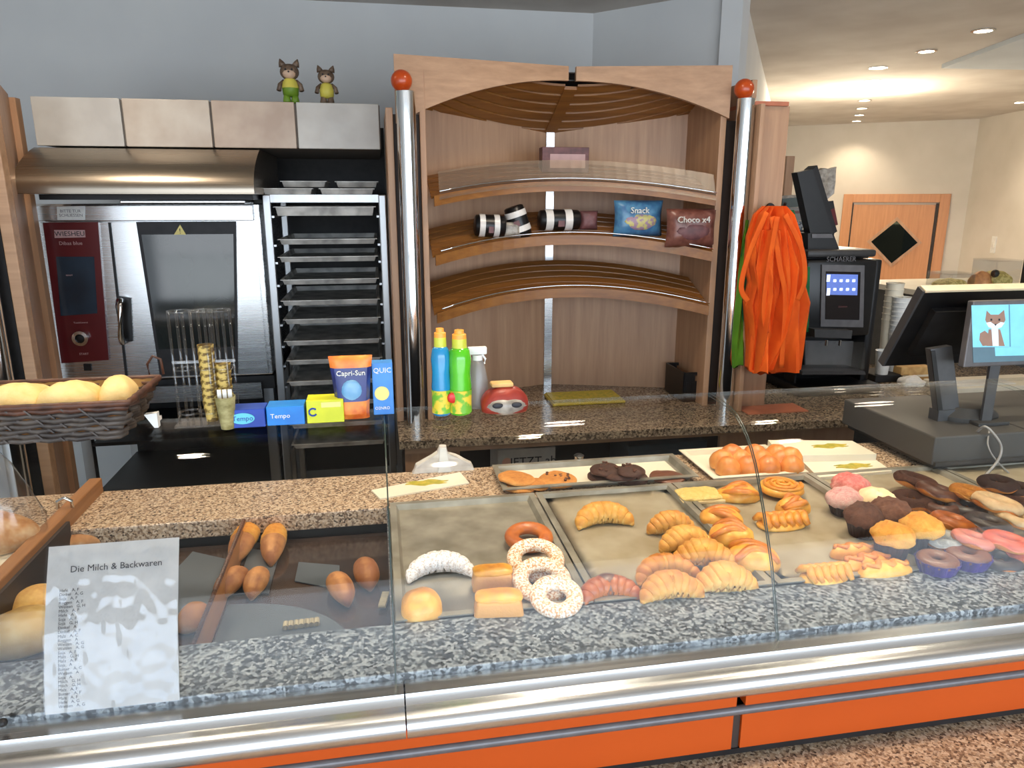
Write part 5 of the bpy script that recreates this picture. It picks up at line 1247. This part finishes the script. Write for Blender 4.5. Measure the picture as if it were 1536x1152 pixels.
bm = B(); prism(bm, [(-8*k, -.006, .001), (-4*k, -.003, 38*k), (4*k, -.003, 38*k), (12*k, -.006, .001)], (0, .004, 0)); obj('centre_fold', bm, 'whitep', t)
# ================================================================== goods on the bread shelves
def onshelf(S_, px, py, back=.07):
    x = at(px, py, 2.95).x; y = S_[0](x)+back; x = at(px, py, y).x; return Vector((x, y, S_[1](x, y)+.010))
def cow(px, py, w, h, label, ry=0, rz=0, full=False):
    p = onshelf(SH2, px, py, .06); t = thing('striped_pack', label, 'pack', p, rz, 'black and white striped packs'); k = mpp(p)
    m = Matrix.Translation((0, 0, h*k*.5)) @ Matrix.Rotation(ry, 4, 'Y')
    bm = B(); tube(bm, [m @ Vector((x*w*k, 0, 0)) for x in (-.5, -.47, -.2, 0, .2, .47, .5)], [h*k*q for q in (.38, .46, .5, .5, .5, .46, .38)], 20); obj('black_body', bm, 'black', t, smooth=True)
    for a in (-.27, .2):
        bm = B(); tube(bm, [m @ Vector(((a-.09)*w*k, 0, 0)), m @ Vector(((a+.09)*w*k, 0, 0))], h*k*.515, 20); obj('white_stripe', bm, 'cowp', t, smooth='auto')
    bm = B(); box(bm, -.08*w*k, .08*w*k, -h*k*.54, -h*k*.4, -h*k*.3, -h*k*.02, m); obj('label', bm, 'pbox', t)
cow(735, 376, 46, 33, 'striped pack at the left end of the shelf group', .05)
cow(777, 372, 48, 32, 'striped pack standing tilted on a grey sachet', 1.25)
cow(838, 369, 62, 31, 'striped pack lying at the shelf centre', .0)
p = onshelf(SH2, 765, 382, .03); t = thing('grey_sachet', 'crumpled grey sachet under the tilted striped pack', 'sachet', p); bm = pillow(.085, .06, .02); obj('sachet_body', bm, 'greyf', t, smooth=True)
p = onshelf(SH2, 882, 370, .07); t = thing('red_sachet', 'small dull red sachet right of the central striped pack', 'sachet', p); bm = pillow(.075, .075, .04); obj('sachet_body', bm, 'pbox', t, smooth=True)
def bag(px, py, w, h, mat, label, logo, tcol, pic, rz=0):
    p = onshelf(SH2, px, py, .05); k = mpp(p); t = thing('snack_bag', label, 'bag', p, rz, 'foil snack bags on the middle shelf')
    obj('foil_bag', pillow(w*k, h*k, .07), mat, t, smooth=True)
    bm = B(); ball(bm, (0, -.03, h*k*.42), w*k*.3, 16, (1.1, .16, .55)); obj('picture', bm, pic, t, smooth=True)
    textmesh(logo, .034, front(p+Vector((-.01, -.047, h*k*.72))), tcol, t, ext=.004)
bag(955, 377, 78, 52, 'bfoil', 'blue foil snack bag on the middle shelf', 'Snack', 'white', 'multi', .05)
bag(1034, 380, 78, 56, 'brfoil', 'brown foil snack bag with a x4 mark on the middle shelf', 'Choco x4', 'whitep', 'pbox', -.06)
p = onshelf(SH1, 848, 272, .13); t = thing('card_box', 'faded maroon box standing on the top shelf', 'box', p); k = mpp(p)
bm = B(); box(bm, -36*k, 36*k, 0, .06, 0, 36*k, bev=.002); obj('box_body', bm, 'pbox', t); bm = B(); box(bm, -24*k, 30*k, -.002, 0, 6*k, 26*k); obj('front_print', bm, 'lpink', t)
# ================================================================== coffee machine
MY = 2.93
def mq(name, pts, Y, d, mat, parent, **k_):
    bm = B(); prism(bm, [at(x, y, Y) for x, y in pts], (0, d, 0)); return obj(name, bm, mat, parent, world=True, **k_)
mx0, mx1 = at(1202, 480, MY).x, at(1316, 480, MY).x; zt = at(1260, 380, MY).z
cm = thing('coffee_machine', 'black bean-to-cup coffee machine with a touch screen', 'coffee machine', ((mx0+mx1)/2, MY+.2, BZ))
wpart('back_body', 'black', cm, (mx0, mx1, MY+.1, MY+.42, BZ+.02, zt-.02), bev=.012, smooth='auto')
wpart('front_head', 'black', cm, (mx0+.005, mx1-.03, MY, MY+.1, at(1260, 505, MY).z, zt-.03), bev=.012, smooth='auto')
wpart('side_column', 'black', cm, (mx1-.045, mx1, MY+.01, MY+.1, BZ+.02, zt-.03), bev=.01, smooth='auto')
wpart('side_column', 'dark', cm, (mx0, mx0+.012, MY+.01, MY+.1, BZ+.02, zt-.03), bev=.004)
wpart('lid', 'darkg', cm, (mx0+.02, mx1-.02, MY+.03, MY+.38, zt-.02, zt+.012), bev=.01, smooth='auto')
wpart('base', 'black', cm, (mx0-.02, mx1+.01, MY-.07, MY+.42, BZ, BZ+.045), bev=.012, smooth='auto')
bz_ = mq('touch_panel', [(1233, 397), (1297, 398), (1295, 491), (1231, 490)], MY-.008, .008, 'bezel', cm)
sc1 = mq('screen', [(1239, 407), (1291, 408), (1289, 480), (1238, 479)], MY-.010, .002, 'scr_k', bz_)
mq('menu_field', [(1240, 411), (1287, 412), (1286, 443), (1240, 442)], MY-.0115, .001, 'scr_b', bz_)
bm = B()
for r in range(2):
    for c in range(4):
        q = at(1252+c*9.5, 421+r*13, MY-.0118); box(bm, q.x-.007, q.x+.007, q.y-.0004, q.y, q.z-.006, q.z+.006, bev=.002)
q = at(1243, 417, MY-.0118); box(bm, q.x-.009, q.x+.007, q.y-.0004, q.y, q.z-.016, q.z+.014); q = at(1243, 437, MY-.0118); box(bm, q.x-.009, q.x+.007, q.y-.0004, q.y, q.z-.018, q.z+.014)
obj('menu_icons', bm, 'scr_w', bz_, world=True, kind='stuff')
textmesh('SCHAERER', .03, front(at(1262, 389, MY-.001)), 'bezel', cm, ext=.001); textmesh('Selection', .012, front(at(1264, 460, MY-.0112)), 'pbox', bz_)
mq('spout', [(1222, 494), (1279, 496), (1277, 508), (1222, 506)], MY-.05, .05, 'darkg', cm)
for x in (1240, 1260):
    q = at(x, 510, MY-.03); bm = B(); tube(bm, [q, q+Vector((0, 0, -.025))], .006, 10); obj('nozzle', bm, 'chrome', cm, world=True)
mq('bay_window', [(1204, 513), (1298, 513), (1297, 556), (1205, 555)], MY-.012, .004, 'acryl', cm)
mq('bay_back', [(1208, 511), (1294, 512), (1294, 553), (1208, 553)], MY+.085, .01, 'gpl', cm)
mq('drip_tray', [(1204, 557), (1297, 557), (1299, 562), (1203, 562)], MY-.07, .14, 'gframe', cm)
mq('green_strip', [(1211, 400), (1215, 400), (1213, 498), (1209, 498)], MY-.003, .004, 'greend', cm)
# tablet / hopper stand leaning above the machine, on a tower shelf behind it
tw = thing('tower_shelf', 'dark narrow shelf tower behind the coffee machine', 'shelf', (at(1215, 400, 3.38).x, 3.38, BZ))
tz = at(1210, 345, 3.36).z
a, b = at(1178, 345, 3.36).x, at(1252, 345, 3.36).x
for x in (a, b-.02): wpart('upright', 'dark', tw, (x, x+.02, 3.36, 3.41, BZ, tz))
wpart('board', 'dark', tw, (a, b, 3.355, 3.415, tz-.015, tz)); wpart('board', 'dark', tw, (a+.02, b-.02, 3.36, 3.41, tz-.2, tz-.185))
tb = thing('tilted_terminal', 'tall black tilted terminal standing on the coffee machine', 'terminal', (at(1235, 375, MY+.15).x, MY+.15, zt+.0125))
mq('terminal_body', [(1196, 259), (1219, 254), (1250, 350), (1216, 352)], MY+.12, .05, 'black', tb); mq('terminal_edge', [(1219, 254), (1226, 248), (1256, 347), (1250, 351)], MY+.13, .07, 'dark', tb)
mq('terminal_foot', [(1212, 350), (1250, 350), (1259, 374), (1212, 375)], MY+.1, .12, 'black', tb); mq('foot_lip', [(1218, 351), (1248, 351), (1250, 357), (1218, 357)], MY+.095, .005, 'bezel', tb)
def tbox(name, pts, Y, d, mat, label, cat='box'):
    c = [at(x, y, Y) for x, y in pts]; t = thing(name, label, cat, (sum(v.x for v in c)/len(c), Y+d/2, min(v.z for v in c)))
    mq(name+'_body', pts, Y, d, mat, t); return t
M['dteal'] = pm('dark_teal_card', C(86, 98, 98), .6)
t = tbox('flat_box', [(1176, 332), (1204, 332), (1204, 345), (1176, 345)], 3.36, .05, 'gran_d', 'speckled flat box, lowest of the pile beside the terminal'); mq('label_strip', [(1180, 335), (1196, 335), (1196, 339), (1180, 339)], 3.358, .002, 'white', t)
t = tbox('flat_box', [(1174, 312), (1206, 311), (1206, 331.5), (1174, 331.5)], 3.36, .05, 'gpl', 'grey box in the middle of the pile beside the terminal'); mq('label_strip', [(1178, 317), (1202, 316), (1202, 320), (1178, 321)], 3.358, .002, 'pbox', t)
t = tbox('flat_box', [(1173, 296), (1198, 294), (1200, 310.5), (1174, 311.5)], 3.36, .05, 'dteal', 'dark teal box on top of the pile beside the terminal'); mq('lid_edge', [(1173, 294), (1198, 292), (1198, 296), (1173, 298)], 3.358, .054, 'greyf', t)
p = at(1248, 341, 3.36); t = thing('maroon_pack', 'maroon and black pack right of the black terminal', 'pack', (p.x, 3.385, tz)); mq('pack_body', [(1238, 303), (1250, 301), (1257, 337), (1240, 344)], 3.36, .05, 'maroon', t); mq('black_corner', [(1240, 303), (1250, 301), (1252, 312), (1241, 316)], 3.358, .002, 'black', t)
p = at(1243, 300, 3.40); t = thing('plastic_bag', 'crumpled grey plastic bag behind the black terminal', 'bag', (p.x, 3.43, tz))
bm = B(); prism(bm, [at(x, y, 3.42) for x, y in ((1228, 256), (1236, 252), (1243, 254), (1255, 250), (1253, 262), (1252, 290), (1240, 300), (1240, 345), (1228, 345))], (0, .03, 0)); bmesh.ops.subdivide_edges(bm, edges=bm.edges[:], cuts=2, use_grid_fill=True); jitter(bm, .008, 14, 3); obj('bag_body', bm, 'greyf', t, world=True)
# cups at the right of the machine
def cupstack(px, pyb, pyt, wpx, Y, label, n, z=BZ, tilt=0, mat='white'):
    p = at(px, pyb, Y); t = thing('cup_stack', label, 'cups', (p.x, Y, z)); k = mpp(at(px, (pyb+pyt)/2, Y)); H = (pyb-pyt)*k; r = wpx*k/2
    hz = H/(1+.12*(n-1)); 
    for i in range(n):
        z0 = i*hz*.12; bm = B(); lathe(bm, [(r*.72, z0), (r*.95, z0+hz-.004), (r, z0+hz-.003), (r, z0+hz), (r*.9, z0+hz), (r*.68, z0+.003)], 24, Matrix.Rotation(tilt, 4, 'Y')); obj('paper_cup', bm, mat, t, smooth='auto')
    return t
rs = thing('cup_pedestal', 'small dark pedestal under the white cups', 'stand', (at(1330, 560, 3.1).x, 3.1, BZ))
wpart('block', 'dark', rs, (at(1312, 560, 3.05).x, at(1362, 560, 3.05).x, 3.04, 3.2, BZ, at(1330, 562, 3.05).z), bev=.004)
pz = at(1330, 562, 3.05).z+.0005
cupstack(1341, 560, 448, 28, 3.12, 'tall stack of white paper cups right of the coffee machine', 9, pz, -.02)
cupstack(1322, 560, 524, 24, 3.07, 'short white cup before the tall cup stack', 1, pz)
t = cupstack(1326, 560, 430, 26, 3.17, 'cream lidded cup tower peeking over the tall cup stack', 7, pz, 0, 'cream')
t = thing('napkin_pile', 'white crumpled napkins lying beside the pedestal', 'napkins', (at(1362, 575, 3.0).x, 2.98, BZ)); bm = blob(.12, .09, .04, .5, 2, .12, sq=3); obj('napkins', bm, 'whitep', t)
t = thing('cream_board', 'cream board lying on the back counter behind the register', 'board', (at(1480, 585, 2.85).x, 2.85, BZ)); bm = B(); box(bm, -.24, .3, -.08, .12, 0, .03, bev=.003); obj('board_body', bm, 'cream', t)
bm = B(); box(bm, -.2, .1, -.05, .05, .0302, .034); obj('paper_sheet', bm, 'whitep', t)
t = thing('wood_block', 'small tan box between napkins and terminal arm', 'box', (at(1375, 578, 3.0).x, 3.08, BZ)); bm = B(); box(bm, -.06, .1, -.04, .06, 0, .07, bev=.003); obj('block_body', bm, 'liner_t', t); bm = B(); box(bm, -.05, .09, -.041, -.04, .02, .03); obj('band', bm, 'cream', t)
# high cabinet at right with clear boxes
hc = thing('high_cabinet', 'dark cabinet behind the register carrying clear food boxes', 'cabinet', (at(1490, 436, 3.3).x, 3.45, FL))
hz = at(1480, 437, 3.3).z; ha, hb = at(1405, 437, 3.3).x, at(1620, 437, 3.3).x
wpart('cabinet_body', 'darkg', hc, (ha, hb, 3.43, 3.9, FL, hz-.03)); wpart('top_board', 'cream', hc, (ha-.02, hb+.02, 3.425, 3.92, hz-.03, hz), bev=.003)
def cbox(px0, px1, pyt, label, fill, Y=3.46):
    a, b = at(px0, 420, Y).x, at(px1, 420, Y).x; zt_ = at(px0, pyt, Y).z
    t = thing('food_box', label, 'box', ((a+b)/2, Y+.08, hz+.0005), 0, 'clear food boxes'); w = (b-a)/2; H = zt_-hz
    for s in (-1, 1):
        bm = B(); box(bm, s*w-.002, s*w+.002, -.08, .08, 0, H); obj('side', bm, 'acryl', t); bm = B(); box(bm, -w, w, s*.08-.002, s*.08+.002, 0, H); obj('face', bm, 'acryl', t)
    bm = B(); box(bm, -w-.003, w+.003, -.083, .083, H, H+.008, bev=.002); obj('lid', bm, 'acryl', t)
    o = obj('food', blob(w*1.9, .14, min(.09, H*.6), .4, px0, .06, sq=4), fill, t, smooth=True)
cbox(1423, 1462, 413, 'low clear box of yellow pieces, left', 'yellowbk')
cbox(1491, 1529, 393, 'tall clear box half full of yellow pieces, right', 'yellowbk')
t = thing('brown_bread', 'brown lump with a dark knot between the clear boxes', 'bread', (at(1473, 430, 3.5).x, 3.52, hz)); bm = blob(.12, .1, .08, .6, 2, .1); obj('lump', bm, 'roll', t, smooth=True); bm = B(); ball(bm, (.06, -.03, .07), .022, 12); obj('dark_knot', bm, 'black', t, smooth=True)
t = thing('dark_frame', 'dark upright frame at the right picture edge on the cabinet', 'frame', (at(1533, 430, 3.5).x+.05, 3.5, hz)); bm = B(); box(bm, -.05, .15, -.02, .02, 0, .19, bev=.004); obj('frame', bm, 'dark', t); bm = B(); box(bm, -.035, .135, -.023, -.02, .02, .17); obj('picture', bm, 'gpl', t)
# ================================================================== aprons
ap = thing('hook_rail', 'small dark hook holding the aprons on the beech panel', 'hook', (at(1158, 312, 2.74).x, 2.72, at(1158, 312, 2.74).z))
bm = B(); tube(bm, [(0, .04, 0), (0, -.06, -.01), (0, -.075, .02)], .006, 8); obj('hook', bm, 'dark', ap); bm = B(); lathe(bm, [(.02, 0), (.018, .006)], 16, Matrix.Translation((0, .035, 0)) @ Matrix.Rotation(PI/2, 4, 'X')); obj('plate', bm, 'dark', ap)
def cloth(name, prof, Y, depth, folds, mat, label=None, seed=0, parent=None, amp=.014, n=64):
    """hanging cloth: prof = [(py, px_left, px_right)]"""
    bm = B(); R = []
    for (py, a, b) in prof:
        p, q = at(a, py, Y), at(b, py, Y); cx, w = (p.x+q.x)/2, (q.x-p.x)/2; z = (p.z+q.z)/2; row = []
        v = (py-prof[0][0])/(prof[-1][0]-prof[0][0])
        for i in range(n):
            t_ = 2*PI*i/n; f = math.sin(folds*t_+seed+1.3*math.sin(v*3))*amp*(.3+v)+.5*amp*math.sin(folds*2.3*t_+seed*2+v*4)
            fw_ = 1+f/max(w, .02)*.6
            row.append(bm.verts.new((cx+w*math.cos(t_)*min(1.04, fw_), Y+(depth*(.4+.6*min(1, v*3))+f*1.4)*math.sin(t_), z+.012*math.sin(t_*folds+seed)*v*v)))
        R.append(row)
    for a, b in zip(R, R[1:]):
        for k in range(n): bm.faces.new((a[k], a[(k+1) % n], b[(k+1) % n], b[k]))
    bm.faces.new(R[0]); bm.faces.new(R[-1])
    o = obj(name, bm, mat, parent, world=True, smooth='auto')
    if label: tag(o, label, 'apron', 'aprons on the hook')
    return o
def dense(pr_, k=5):
    out = []
    for a, b in zip(pr_, pr_[1:]):
        for i in range(k): f = i/k; f = f*f*(3-2*f)*.5+f*.5; out.append(tuple(a[j]+(b[j]-a[j])*f for j in range(3)))
    return out+[pr_[-1]]
cloth('apron', dense([(330, 1118, 1140), (420, 1100, 1128), (470, 1092, 1130), (520, 1088, 1128), (548, 1092, 1120)]), 2.73, .02, 4, 'greenc', 'green apron hanging at the far left of the bundle', 2)
cloth('apron', dense([(315, 1135, 1190), (380, 1118, 1206), (450, 1112, 1212), (500, 1116, 1206)]), 2.715, .02, 5, 'greend', 'dark green apron behind the orange ones', 4)
cloth('apron', dense([(309, 1146, 1178), (322, 1132, 1190), (355, 1121, 1200), (395, 1118, 1206), (425, 1124, 1204), (455, 1116, 1212), (490, 1120, 1206), (555, 1124, 1198)]), 2.64, .045, 5, 'apron', 'long orange apron forming the back of the bundle', 1, amp=.03)
cloth('apron', dense([(345, 1140, 1180), (400, 1130, 1196), (440, 1134, 1190), (500, 1128, 1176), (556, 1124, 1152)]), 2.60, .03, 4, 'apron', 'orange apron hanging in front with a narrow pointed hem', 3, amp=.03)
bm = B(); pts = [at(x, y, 2.575) for x, y in ((1135, 392), (1128, 420), (1124, 470), (1126, 540))]
cl = thing('apron', 'orange apron strings looping at the bundle front', 'strings', at(1165, 480, 2.56), 0, 'aprons on the hook')
for j, pth in enumerate((((1150, 318), (1124, 380), (1112, 430), (1122, 452)), ((1178, 322), (1202, 372), (1207, 420), (1196, 450)), ((1158, 325), (1170, 400), (1178, 450), (1172, 552)), ((1166, 325), (1150, 420), (1146, 470), (1150, 500)))):
    bm = B(); pp = [at(x, y, 2.57-.006*j) for x, y in pth]; out = []
    for i in range(25):
        f = i/24*3; k0 = min(2, int(f)); g_ = f-k0; P0, P1, P2, P3 = pp[max(0, k0-1)], pp[k0], pp[k0+1], pp[min(3, k0+2)]
        out.append(.5*((2*P1)+(P2-P0)*g_+(2*P0-5*P1+4*P2-P3)*g_*g_+(3*P1-P0-3*P2+P3)*g_**3))
    tube(bm, out, [(.011, .002)]*25, 8, upv=(0, 1, 0)); obj('string', bm, 'apron', cl, world=True, smooth=True)
# ================================================================== cash register
rg = thing('cash_drawer', 'large dark grey cash drawer at the right end of the worktop', 'cash register', (1.9, 1.7, DK))
zr = at(1405, 655, 1.54).z
wpart('drawer_base', 'black', rg, (1.375, 2.5, 1.545, 1.9, DK+.0135, DK+.026)); wpart('housing', 'reg', rg, (1.36, 1.64, 1.535, 1.91, DK+.026, zr), bev=.004); wpart('housing', 'reg', rg, (1.643, 2.5, 1.535, 1.91, DK+.026, zr), bev=.004)
wpart('front_lip', 'darkg', rg, (1.365, 2.5, 1.528, 1.536, DK+.026, DK+.036))
pt = thing('pos_terminal', 'black tilted register screen seen from behind, with cream top edge', 'screen', (1.62, 1.72, zr))
tv = Vector((0, .116, -.221)).normalized(); nv = Vector((0, -tv.z, tv.y)); nv = Vector((0, .221, .116)).normalized()
L_ = .25; o_ = Vector((1.395, 1.682, 1.517))
def slab(x0, x1, a0, a1, d0, d1, mat, name, par=pt, bev=0):
    bm = B(); prism(bm, [Vector((x0, o_.y, o_.z))+tv*a0+nv*d0, Vector((x1, o_.y, o_.z))+tv*a0+nv*d0, Vector((x1, o_.y, o_.z))+tv*a1+nv*d0, Vector((x0, o_.y, o_.z))+tv*a1+nv*d0], nv*(d1-d0)); return obj(name, bm, mat, par, world=True)
slab(1.395, 1.86, 0, L_, 0, .022, 'black', 'screen_body'); slab(1.395, 1.86, -.006, 0, -.001, .024, 'edge_highlight', 'top_edge'); slab(1.388, 1.395, -.003, L_, .0, .024, 'gframe', 'side_bezel')  # cream strip stands for sunlight on the screen's top edge
slab(1.44, 1.8, .05, .2, -.02, -.0005, 'dark', 'rear_housing')
bm = B(); P_ = [at(x, y, 1.66) for x, y in ((1396, 524), (1428, 519), (1441, 628), (1408, 630))]; prism(bm, P_, (0, .02, 0)); obj('support_arm', bm, 'gframe', pt, world=True)
bm = B(); prism(bm, [at(x, y, 1.657) for x, y in ((1397, 527), (1403, 526), (1416, 629), (1409, 630))], (0, .003, 0)); obj('arm_slot', bm, 'black', pt, world=True)
bm = B(); q = at(1455, 640, 1.66); lathe(bm, [(.085, 0), (.085, .012), (.06, .035), (.001, .04)], 32, Matrix.Translation((q.x, 1.68, zr)) @ Matrix.Scale(.75, 4, (0, 1, 0))); obj('foot', bm, 'darkg', pt, world=True, smooth='auto')
wpart('foot_bridge', 'gframe', pt, (at(1404, 632, 1.66).x, at(1445, 632, 1.66).x, 1.655, 1.69, zr, zr+.03))
cdp = thing('customer_display', 'small customer display showing a fox on a pale blue screen', 'screen', (1.56, 1.6, zr))
cx0, cx1 = at(1453, 500, 1.6).x, at(1548, 500, 1.6).x; cz0, cz1 = at(1500, 549, 1.6).z, at(1500, 451, 1.6).z
fr_ = wpart('display_frame', 'bezel', cdp, (cx0, cx1, 1.6, 1.62, cz0, cz1), bev=.003)
wpart('pole', 'gframe', cdp, (at(1484, 560, 1.61).x, at(1499, 560, 1.61).x, 1.61, 1.618, zr+.01, cz0)); wpart('display_foot', 'darkg', cdp, (at(1470, 600, 1.6).x, at(1516, 600, 1.6).x, 1.59, 1.66, zr, zr+.01), bev=.002)
def dq(name, pts, mat, d=.001, off=0):
    bm = B(); prism(bm, [at(x, y, 1.5995-off) for x, y in pts], (0, -d, 0)); return obj(name, bm, mat, fr_, world=True)
dq('screen_field', [(1457, 458), (1540, 456), (1542, 541), (1460, 544)], 'scr_c', .0005)
dq('status_bar', [(1459, 521), (1541, 520), (1542, 541), (1460, 544)], 'scr_d', .0005, .0006)
dq('button_field', [(1492, 521), (1541, 520), (1541, 533), (1493, 534)], 'scr_c', .0005, .0012)
dq('divider_line', [(1513, 457), (1514.5, 457), (1516, 520), (1514.5, 520)], 'scr_e', .0004, .0006)
dq('fox_tail', [(1470, 500), (1477, 496), (1484, 502), (1485, 518), (1474, 519), (1469, 510)], 'foxb', .0004, .0006)
dq('fox_body', [(1483, 494), (1500, 494), (1507, 519), (1480, 519)], 'foxb', .0004, .0007)
dq('fox_chest', [(1487, 492), (1497, 492), (1498, 519), (1489, 519)], 'foxw', .0004, .0012)
dq('fox_head', [(1480, 466), (1486, 472), (1498, 472), (1506, 465), (1508, 480), (1502, 491), (1493, 494), (1483, 491), (1478, 480)], 'foxb', .0004, .0007)
dq('fox_cheeks', [(1479, 484), (1486, 483), (1493, 488), (1501, 483), (1507, 484), (1502, 491), (1493, 494), (1483, 491)], 'foxw', .0004, .0012)
for x in (1487, 1499): dq('fox_eye', [(x-1.3, 478), (x+1.3, 478), (x+1.3, 481), (x-1.3, 481)], 'ink', .0004, .0012)
dq('fox_nose', [(1491.5, 486), (1495, 486), (1493.2, 489)], 'ink', .0004, .0017)
# cable
t = thing('cable', 'grey cable loop hanging in front of the cash drawer', 'cable', (1.5, 1.5, DK)); 
for pp in ([(1465, 648, 1.56), (1478, 640, 1.53), (1494, 655, 1.515), (1502, 672, 1.51), (1496, 692, 1.505), (1473, 718, 1.50)], [(1484, 645, 1.55), (1482, 668, 1.518), (1494, 690, 1.51), (1522, 718, 1.50)]):
    P_ = [at(*q) for q in pp]; out = []
    n_ = len(P_)
    for i in range(33):
        f = i/32*(n_-1); k0 = min(n_-2, int(f)); g_ = f-k0; P0, P1, P2, P3 = P_[max(0, k0-1)], P_[k0], P_[k0+1], P_[min(n_-1, k0+2)]
        out.append(.5*((2*P1)+(P2-P0)*g_+(2*P0-5*P1+4*P2-P3)*g_*g_+(3*P1-P0-3*P2+P3)*g_**3))
    bm = B(); tube(bm, out, .0032 if pp[0][0] == 1465 else .002, 8); obj('cord', bm, 'cable', t, world=True, smooth=True)
# ================================================================== bag of bread at the left edge
lb = thing('serving_shelf', 'pale wooden board at the left edge under the bagged loaf', 'board', (-.9, 1.5, DK-.06))
bm = B(); box(bm, -1.15, -.712, 1.40, 1.573, DK-.02, DK+.012, bev=.003); obj('board', bm, 'cream', lb, world=True)
wpart('support', 'niche', lb, (-1.15, -.76, 1.42, 1.56, DK-.0605, DK-.0205))
bl_ = thing('bagged_loaf', 'loaf in a clear plastic bag with a red clip at the left edge', 'bread', (-.80, 1.50, DK+.0125))
o = obj('loaf', blob(.22, .13, .07, .45, 7, .03), 'roll', bl_, smooth=True)
bm = B(); R_ = []
for j, (z, wx, wy) in enumerate(((0, .12, .075), (.05, .125, .08), (.11, .105, .06), (.17, .08, .035), (.22, .045, .018), (.25, .015, .012), (.29, .03, .015))):
    R_.append([bm.verts.new((wx*math.cos(2*PI*i/28)*(1+.1*noise.noise(Vector((i*.8, j, 1)))), wy*math.sin(2*PI*i/28)*(1+.2*noise.noise(Vector((i*.9, j, 5)))), z)) for i in range(28)])
for a, b in zip(R_, R_[1:]):
    for k in range(28): bm.faces.new((a[k], a[(k+1) % 28], b[(k+1) % 28], b[k]))
obj('plastic_bag', bm, 'bagpl', bl_, smooth=True)
bm = B(); box(bm, -.03, .035, -.03, .03, .235, .285, bev=.008); obj('red_clip', bm, 'redw', bl_, smooth='auto'); bm = B(); box(bm, -.028, .034, -.032, -.03, .25, .265); obj('white_band', bm, 'white', bl_)
